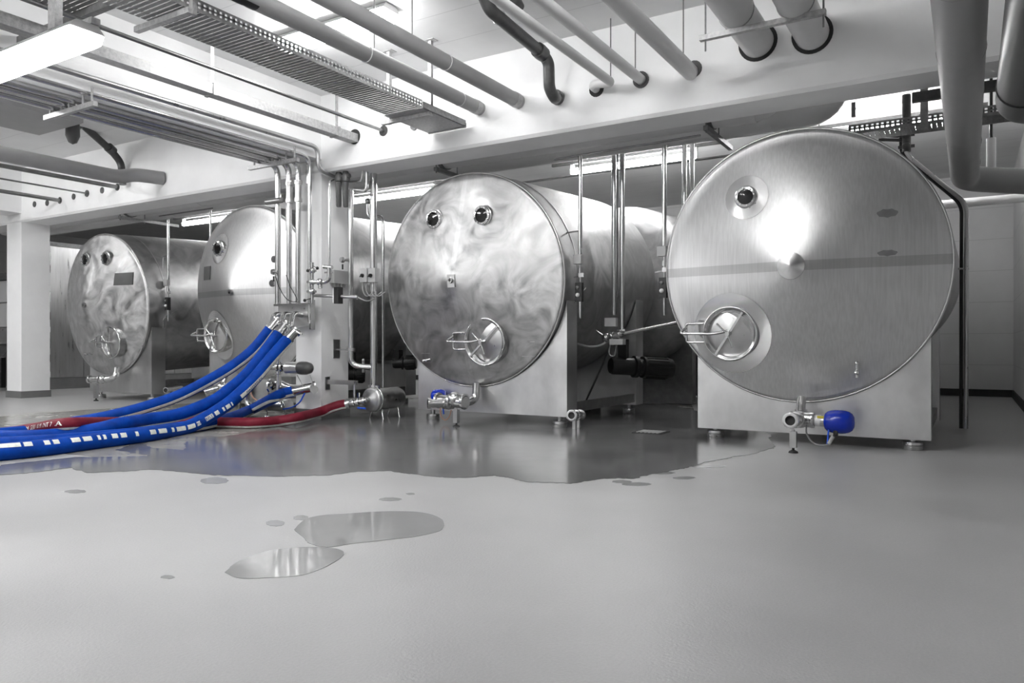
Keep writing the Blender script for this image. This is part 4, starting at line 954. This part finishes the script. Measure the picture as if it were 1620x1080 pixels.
def text_on(path, r, ang, txt, size, s0, mat_, parent, gap=0, rep=1, name='lettering'):
    a0, a1 = ang if isinstance(ang, tuple) else (ang, ang)
    cu = bpy.data.curves.new('txt', 'FONT'); cu.body = txt; cu.size = size; cu.resolution_u = 2
    to = bpy.data.objects.new('txt', cu); C.objects.link(to); bpy.context.view_layer.update()
    dg = bpy.context.evaluated_depsgraph_get(); me = bpy.data.meshes.new_from_object(to.evaluated_get(dg)); bpy.data.objects.remove(to)
    L = [0.0]
    for i in range(1, len(path)): L.append(L[-1] + (path[i] - path[i - 1]).length)
    if isinstance(s0, str):      # start where the hose passes this far across the view
        px = float(s0); best = min(range(len(path)), key=lambda i: abs(810 + FX * ((path[i].x * CS + path[i].y * SN) / (-path[i].x * SN + path[i].y * CS)) - px)); s0 = L[best]
    # reading direction: left to right in view -> walk from the low picture x end
    def at(s_):
        s_ = max(0, min(L[-1] - 1e-4, s_)); i = 0
        while i < len(L) - 2 and L[i + 1] < s_: i += 1
        f_ = (s_ - L[i]) / (L[i + 1] - L[i]); return path[i].lerp(path[i + 1], f_), (path[i + 1] - path[i]).normalized(), a0 + (a1 - a0) * i / (len(path) - 1)
    for q_ in range(rep):
        vs = []
        for v_ in me.vertices:
            p, t, ang_ = at(s0 + q_ * gap + v_.co.x); side = t.cross(Zu).normalized()
            if side.dot(V((-p.x, -p.y, 0))) < 0: side = -side
            up = side.cross(t); up = up if up.z > 0 else -up
            a = math.radians(ang_) + (v_.co.y - size * .35) / r
            vs.append(p + (side * math.cos(a) + up * math.sin(a)) * (r + .004))
        MB().add(vs, [tuple(pp.vertices) for pp in me.polygons]).build(name, mat_, parent)
def hose(label, pts, r, m, stripe=None, txt=None, start=None, fit=.16, name='hose', tin=12):
    path = spline(pts, tin); base = path[-1]; root = thing(name, label, 'hose', V((path[-1].x, path[-1].y, 0)))
    b = MB().tube(path, r, 20).build('hose_body', m, root)
    rp = path[::-1]
    if stripe:
        vs, fs = stripe_on(rp, r, stripe[0], stripe[1], gap=stripe[2] if len(stripe) > 2 else 0); MB().add(vs, fs, True).build('print_stripe', 'stripe', root)
    if txt:
        for (s_, ang, size, s0, m_, gap, rep) in txt: text_on(rp, r, ang, s_, size, s0, m_, root, gap, rep)
    d = (path[0] - path[1]).normalized()
    f = MB().tube([path[0] - d * .02, path[0] + d * fit], r * .86, 18); clamps(f, [path[0] + d * fit], d, r * .8); f.lathe([(r, 0), (r * 1.03, .0), (r * 1.03, .03), (r * .9, .035)], path[0] - d * .01, d, 18)
    f.build('end_fitting', 'inox', root); return path
G = aZ(115, 669, .07)
PA = [hs[0]] + [aL(px, py, hs[0], G) for px, py in ((402, 552), (370, 578), (330, 602), (280, 627), (230, 644), (180, 657), (140, 665))] + [G, aZ(60, 681, .07), aZ(-20, 689, .07), aZ(-120, 694, .07)]
hose('blue hose landing farthest back, passing under the red hose', PA, .075, 'blue', stripe=(-38, .045), txt=[('MASTERFLEX', -38, .045, '165', 'navy', 0, 1)])
GB = aZ(232, 664, .16)
PB = [hs[1]] + [aL(px, py, hs[1], GB) for px, py in ((414, 563), (389, 593), (360, 618), (335, 635), (285, 655))] + [GB, aZ(190, 671, .16), aZ(156, 679, .12), aZ(110, 687, .08), aZ(60, 691, .075), aZ(0, 692, .075), aZ(-120, 694, .075)]
hose('middle blue hose lying over the red hose', PB, .075, 'blue', stripe=(-55, .03))
GC = aZ(298, 675, .075)
PC = [hs[2]] + [aL(px, py, hs[2], GC) for px, py in ((432, 563), (405, 596), (380, 622), (350, 646))] + [GC, aZ(233, 687, .075), aZ(156, 697, .075), aZ(78, 707, .075), aZ(0, 715, .075), aZ(-100, 724, .075)]
hose('front blue hose with bold white lettering, nearest the viewer', PC, .078, 'blue', stripe=((62, -38), .05, .68), txt=[('MASTERFLEX', (62, -38), .048, '383', 'navy', 0, 1), ('MASTERFLEX', (62, -38), .048, '305', 'navy', 0, 1)], tin=34)
# the lettering stripe of the front hose is broken into printed marks on its floor part
dS = aY(464, 619, 6.95)
PD = [dS, aY(447, 623, 6.85), aY(430, 631, 6.7)] + [aZ(399, 647, .1), aZ(368, 660, .075), aZ(335, 668, .075), aZ(285, 677, .075), aZ(230, 685, .075), aZ(150, 693, .075), aZ(80, 699, .075), aZ(0, 703, .075), aZ(-100, 708, .075)]
hose('dusty blue hose coming from the low valve beside the column', PD, .073, 'blue', stripe=(-35, .04), fit=.28)
PR = [rs, aY(533, 642, 7.45), aY(505, 652, 7.25), aZ(470, 661, .10), aZ(440, 666, .068), aZ(400, 669, .068), aZ(340, 668, .068), aZ(285, 667, .068), aZ(220, 668, .068), aZ(166, 669, .14), aZ(117, 670, .19), aZ(85, 673, .17), aZ(52, 679, .1), aZ(0, 686, .068), aZ(-100, 690, .068)]
hose('dark red hose from the pump, crossing between the blue hoses', PR, .067, 'red', stripe=(-42, .035), fit=.02,
     txt=[('M  GEBI  10 M  INT 7  .A', 15, .065, '48', 'stripe', 0, 1)])

# ------------------------------------------------------------------ valve and machine left of the column foot
va = thing('actuated_valve', 'horizontal stainless valve with a dark domed actuator before the column', 'valve', aY(478, 583, 7.1))
a, b, c_ = aY(455, 582, 7.1), aY(475, 582, 7.1), aY(499, 583, 7.1)
MB().cyl(a, b, .082, seg=28).build('cylinder', 'inox_satin', va)
MB().lathe([(0, .0), (.086, 0), (.09, .03), (.088, .11), (.07, .18), (.03, .215), (0, .22)], b, Xu, 28, 60).build('actuator_dome', 'dome', va)
s = MB().tube([aY(424, 581, 7.1), a], .035, 14); clamps(s, [aY(441, 581, 7.1), aY(447, 581, 7.1), a], Xu, .045); s.cyl(aY(441, 560, 7.1), aY(441, 625, 7.1), .035); clamps(s, [aY(441, 574, 7.1), aY(441, 590, 7.1)], Zu, .036)
s.build('valve_body', 'inox', va)
MB().tube(spline([aY(490, 592, 7.05), aY(494, 604, 7.05), aY(490, 614, 7.0)], 5), .006, 6).tube(spline([aY(470, 593, 7.05), aY(476, 604, 7.05), aY(480, 612, 7.0)], 5), .006, 6).build('cable', 'cable', va)
MB().tube(spline([aY(482, 622, 6.95), aY(474, 636, 6.95), aY(462, 644, 7.0), aY(448, 647, 7.0)], 6), .010, 6).build('air_tube', 'bluecable', va)
MB().tube(fillet([aY(497, 616, 6.95), aY(494, 613, 7.2), aY(458, 614, 7.25), aY(440, 605, 7.25), aY(430, 610, 7.25)], .12), .052, 16).build('lower_bend', 'inox', va)
MB().lathe([(.06, 0), (.10, 0), (.10, .03), (.06, .03)], aY(431, 610, 7.22), V((-1, -.2, 0)), 20).build('flange', 'inox', va)
mc = thing('pump_unit', 'boxy stainless pump unit on small feet left of the column foot', 'pump', aZ(430, 655, 0))
u0, u1 = aY(397, 600, 7.45), aY(424, 650, 7.45)
MB().box((u0.x, 7.45, .18), (u1.x, 7.75, u0.z)).build('cover', 'plate', mc)
MB().box((u1.x + .01, 7.5, .25), (u1.x + .42, 7.8, u0.z + .05)).build('motor_housing', 'inox_dk', mc)
b0, b1 = aY(412, 646, 7.3), aY(467, 650, 7.3); b1.z = b0.z = .17
MB().tube([b0, V((MIDX0 - .02, 7.3, .17))], .085, 22).build('lower_tank', 'inox_satin', mc)
q = aY(447, 646, 7.2); MB().ring(V((q.x, 7.2, .19)), V((-.5, -1, 0)), .05, .012, 18, 6).build('port', 'inox', mc)
for px in (418, 447): 
    p = aY(px, 655, 7.2); MB().lathe([(0, 0), (.05, 0), (.045, .015), (.012, .02), (.012, .14), (0, .14)], (p.x, 7.25, 0), Zu, 14).build('foot', 'inox', mc)
dv = thing('drain_valve', 'small drain valve with an upright stem in front of the pump unit', 'valve', aY(392, 635, 7.4))
MB().tube(fillet([aY(400, 606, 7.4), aY(391, 615, 7.4), aY(391, 640, 7.4), aY(402, 645, 7.4)], .08), .045, 14).ball(aY(391, 618, 7.38), .07).cyl(aY(384, 612, 7.4), aY(398, 610, 7.4), .03).build('valve_body', 'inox', dv)
MB().tube(spline([aY(396, 618, 7.3), aY(400, 628, 7.3), aY(408, 634, 7.3)], 4), .010, 6).build('cable', 'copper', dv)
p = aY(379, 640, 7.4); MB().box((p.x - .015, 7.385, .03), (p.x + .015, 7.415, p.z + .12)).lathe([(0, 0), (.04, 0), (.01, .03), (0, .03)], (p.x, 7.4, 0), Zu, 12).build('support_leg', 'inox', dv)

# ------------------------------------------------------------------ level gauges hanging beside the tanks
def gauge(label, px, ytop, ybox, ysw, Y, hook=None, brk=1):
    X = aY(px, 300, Y).x; zt = aY(px, ytop, Y).z; zb = aY(px, ybox, Y).z; zs = aY(px, ysw, Y).z
    g = thing('level_gauge', label, 'gauge', (X, Y, zs - .2))
    MB().cyl((X, Y, zt), (X, Y, zb), .026, seg=12).build('guide_tube', 'inox', g)
    MB().box((X - .07, Y - .05, zb - .11), (X + .03, Y + .02, zb)).build('terminal_box', 'grey_plastic', g)
    s = MB().cyl((X, Y, zb - .1), (X, Y, zs + .08), .014, seg=10); s.bar((X - .02, Y, zs + .19), (X + .05, Y, zs + .19), .03, .05); s.lathe([(.014, -.03), (.028, -.03), (.028, .03), (.014, .03)], (X, Y, zb - .19), Zu, 12)
    s.build('stem', 'inox', g)
    MB().box((X - .055, Y - .03, zs - .13), (X + .03, Y + .03, zs + .10)).build('switch_block', 'black', g)
    MB().ball((X - .02, Y - .035, zs + .04), .024).build('button', 'galv_dk', g); MB().ball((X - .02, Y - .035, zs - .05), .026).build('button', 'white', g)
    MB().lathe([(.022, 0), (.018, -.12), (.012, -.2), (0, -.2)], (X, Y, zs - .13), Zu, 12).build('gland', 'inox', g)
    z2 = aY(px, ybox - 38 if brk else ybox, Y).z
    if hook: MB().tube(fillet([(X, Y, z2), (X - .22, Y + .05, z2), (X - .22, Y + .05, z2 - .25)], .03), .010, 8).build('hook_arm', 'inox', g)
    MB().bar((X - .13, Y + .06, zs + .17), (X, Y, zs + .18), .018, .018).build('bracket', 'inox', g)
gauge('level gauge on a steel tube hanging right of the mottled second tank', 918, 247, 403, 460, 8.2, True)
gauge('level gauge on a steel tube at the left edge of the rightmost tank', 1051, 230, 390, 453, 8.2)
gauge('level gauge on a steel tube right of the leftmost tank', 266, 348, 442, 479, 8.35, True)
for tk_, lb_ in ((T3, 'thin steel cable line curving down the right side of the mottled second tank'), (T1, 'thin steel cable line curving down the right side of the leftmost tank')):
    P = [tk_.frame @ V(((tk_.R + .014) * math.cos(math.radians(t)), .30 + (.25 if t > -8 else 0), (tk_.R + .014) * math.sin(math.radians(t)))) for t in range(-6, -80, -6)]
    MB().tube(spline(P, 4), .009, 6).build('signal_cable', 'inox', label=lb_, cat='cable')
X_ = aY(333, 340, 8.2).x; MB().cyl((X_, 8.2, 2.3), (X_, 8.2, 3.3), .02, seg=10).build('gauge_tube', 'inox', label='thin upright steel tube left of the tank behind the column', cat='pipe')
MB().cyl((-4.38, 8.2, 3.30), (-2.55, 8.2, 3.33), .012, seg=8).build('hanging_rail', 'inox_dk', label='thin horizontal rail carrying the level gauges between the two right tanks', cat='rail')
MB().cyl((-12.6, 8.35, 3.36), (-11.1, 8.35, 3.36), .012, seg=8).build('hanging_rail', 'inox_dk', label='thin horizontal rail over the leftmost tank gauge', cat='rail')
# double riser between the right tanks
dr_ = thing('twin_risers', 'two close upright pipes between the right tanks ending at a valve', 'pipe', aY(976, 520, 9.0))
for px, yb, r in ((971.5, 498, .032), (984.5, 525, .034)):
    a = aY(px, 270, 9.0); b = aY(px, yb, 9.0); MB().cyl((a.x, 9, 3.5), (b.x, 9, b.z), r).build('riser', 'inox', dr_)
a = aY(977, 270, 9.05); MB().cyl((a.x, 9.05, 3.5), (a.x, 9.05, aY(977, 470, 9.05).z), .012, seg=8).build('cable', 'galv_dk', dr_)
MB().box(aY(960, 503, 8.95), aY(974, 516, 8.88)).build('terminal_box', 'grey_plastic', dr_)
MB().box(aY(969, 536, 8.95), aY(985, 545, 8.85)).build('terminal_box', 'grey_plastic', dr_)
s = MB().ball(aY(959, 534, 8.95), .06).tube([aY(959, 534, 8.95), aY(985, 527, 8.95)], .04, 12); clamps(s, [aY(968, 531, 8.95), aY(980, 528, 8.95)], Xu, .04); s.bar(aY(977, 523, 8.95), aY(989, 522, 8.95), .02, .02); s.build('valve', 'inox', dr_)
MB().cyl(aY(943, 523, 8.95), aY(954, 531, 8.95), .012, seg=8).build('handle', 'inox', dr_)
MB().tube(spline([aY(914, 544, 8.7), aY(932, 548, 8.8), aY(950, 546, 8.9), aY(966, 536, 9.0)], 6), .015, 8).build('cable', 'cable', dr_)
MB().cyl(aY(986, 528, 9.0), aY(1074, 510, 9.4), .022, seg=10).build('side_pipe', 'inox', dr_)
MB().tube(spline([aY(975, 545, 8.95), aY(972, 562, 9.0), aY(964, 560, 9.0), aY(965, 545, 9.0)], 5), .008, 6).build('loop_cable', 'cable', dr_)
for px in (1083, 1095):
    a = aY(px, 240, 9.6); MB().cyl((a.x, 9.6, 1.6), (a.x, 9.6, CEIL), .032).build('riser', 'inox', label='%s of the two upright pipes just behind the left rim of the rightmost tank' % ('left' if px < 1090 else 'right'), cat='pipe', group='two risers behind the rightmost tank')
MB().cyl((-7.4, 10.4, 3.62), (-2.4, 10.4, 3.62), .018, seg=8).build('air_line', 'inox_dk', label='thin line running crosswise over the rear of the tanks', cat='pipe')
# brace between tanks
MB().cyl(aY(893, 0 + 665, 9.4) if False else aY(928, 632, 9.6), aY(968, 545, 9.05), .014, seg=8).build('brace_rod', 'inox_dk', label='thin slanting rod rising from the floor rail to the twin risers', cat='rod')
s = thing('floor_pipe', 'short open pipe stub on a bracket at the stand foot of the mottled tank', 'pipe', aY(906, 680, 8.0))
a = aY(904, 657, 7.95); b = aY(918, 656, 8.35); d = (a - b).normalized(); q = MB().pipe(b, a, .055, .25); clamps(q, [a - d * .02, a.lerp(b, .5), b], d, .052); o2 = q.build('pipe_run', 'inox', s); MB().cyl(a - d * .08, a - d * .02, .04).build('bore', 'hole', o2)
for q_ in (a.lerp(b, .35), a.lerp(b, .8)): MB().box((q_.x - .02, q_.y - .02, 0), (q_.x + .02, q_.y + .02, q_.z - .04)).build('support_leg', 'inox_satin', s)
s = thing('floor_pipe', 'short open pipe stub at the stand foot of the leftmost tank', 'pipe', aY(265, 616, 8.1))
a = aY(262, 617, 8.0); b = aY(286, 613, 8.4); d = (a - b).normalized(); q = MB().pipe(b, a, .05, .25); o2 = q.build('pipe_run', 'inox', s); MB().cyl(a - d * .08, a - d * .02, .035).build('bore', 'hole', o2)
MB().box((a.x - .02, a.y + .08, 0), (a.x + .02, a.y + .12, a.z - .03)).build('support_leg', 'inox_satin', s)

# ------------------------------------------------------------------ agitator motors under / behind the tanks
def motor(label, p, q, r, m='black', mh=.22):
    p, q = V(p), V(q); d = (q - p).normalized(); L = (q - p).length; g = thing('agitator_motor', label, 'motor', p)
    MB().lathe([(0, 0), (r * .7, 0), (r * .8, .03), (r * .8, L * .35), (r * 1.0, L * .36), (r * 1.0, L * .42), (r * .75, L * .45), (r * .75, L * .52), (0, L * .52)], p, d, 24).build('gearbox', m, g)
    MB().lathe([(0, L * .5), (r, L * .5), (r, L * .9), (r * .9, L * .97), (0, L)], p, d, 24).build('motor_body', m, g)
    s = MB()
    up = Zu
    for k in range(18):
        a = 2 * PI * k / 18; u = d.orthogonal().normalized(); w_ = d.cross(u); n = u * math.cos(a) + w_ * math.sin(a)
        s.bar(p + d * L * .54 + n * r, p + d * L * .88 + n * r, .006, .02, up=n)
    s.build('cooling_fins', m, g)
    MB().box(p + d * L * .2 + V((-.06, -.05, 0)), p + d * L * .2 + V((.06, .05, r + mh))).build('mount', m, g)
motor('black agitator motor hanging under the gap between the two right tanks', aY(966, 578, 9.5), aY(1064, 583, 10.2), .15)
motor('dark motor at the lower left of the mottled tank', aY(622, 574, 9.3), aY(660, 573, 9.5), .11, mh=.1)
mq = aY(628, 574, 9.3); MB().bar((mq.x, 9.36, mq.z), (-8.5, 9.36, mq.z + .02), .05, .05).build('motor_arm', 'inox_dk', label='short dark steel arm carrying the motor at the lower left of the mottled tank', cat='bracket')
motor('dark motor just right of the column, behind its lower pipes', aY(549, 592, 8.8), aY(578, 592, 9.0), .13)
dk = aY(930, 614, 11.5)
MB().box((dk.x - .35, 11.4, .05), (dk.x + .1, 11.8, .5)).build('equipment_box', 'black', label='black equipment box on the floor behind the mottled tank stand', cat='box')

# ------------------------------------------------------------------ left side: cladding and shelving
cl = thing('cladding_wall', 'wall of upright stainless cladding panels behind the leftmost tank', 'cladding', (-18.0, 11, 0), kind='structure')
cx = aY(76, 500, 9.2).x
MB().box((cx - .12, 9.2, 0), (cx - .02, 16.5, .26)).build('plinth', 'base', cl)
MB().box((cx - .10, 9.2, 3.30), (cx + .02, 16.5, 3.40)).build('top_rail', 'galv_dk', cl)
for k in range(9):
    y0 = 9.22 + k * .8; MB().box((cx - .03 + .006 * (k % 2), y0, .27), (cx + .006 * (k % 2), y0 + .785, 3.3)).build('panel', 'clad', cl)
rk = thing('valve_rack', 'narrow rack of small fittings in the slit right of the far left column', 'rack', (cx, 9.0, 0))
xx = aY(72.5, 400, 9.0).x
MB().box((xx - .07, 9.0, 0), (xx - .04, 9.05, 3.3)).build('upright', 'cast', rk)
for k in range(9):
    z = .3 + k * .33 + .05 * math.sin(k * 3); MB().box((xx - .05, 9.0, z), (xx + .04, 9.08, z + .12 + .05 * (k % 3))).build('fitting', ['white', 'cast', 'inox'][k % 3], rk)
# far left behind the column
sx = aY(-40, 500, 9.0)
fp = thing('steel_cabinet', 'tall pale steel cabinet at the extreme left edge', 'cabinet', (-20, 9.2, 0))
xa, xb = aY(-60, 500, 9.3).x, aY(26, 500, 9.3).x
MB().box((xa, 9.3, 1.05), (xb, 9.6, 1.45)).build('lower_panel', 'inox_satin', fp)
MB().box((xa, 9.3, 1.47), (xb, 9.6, 2.05)).build('middle_panel', 'white', fp); MB().box((xa, 9.3, 2.08), (xb, 9.6, 2.6)).build('upper_panel', 'white', fp)
MB().box((xa, 9.2, 2.62), (xb, 9.6, 2.78)).build('top_rail', 'galv_dk', fp); MB().box((xa, 9.45, 0), (xb, 9.6, 1.03)).build('back_panel', 'base', fp)
s = thing('bar_stack', 'stack of steel bars and folded frames at the extreme left edge', 'stack', (xb, 9.0, 0))
for k in range(5): MB().bar((xa, 9.05 + .02 * k, .72 - .05 * k), (xb - .1, 9.1, .72 - .05 * k), .03, .03).build('bar', 'inox', s)
for k in range(4): MB().bar((xb - .3 + .06 * k, 9.05, .75), (xb - .12 + .06 * k, 9.15, 1.0), .02, .02).build('slanted_bar', 'inox_dk', s)
for x in (xb - .1, xa + .2): MB().box((x - .03, 9.0, 0), (x + .03, 9.1, .72)).build('leg', 'black', s)
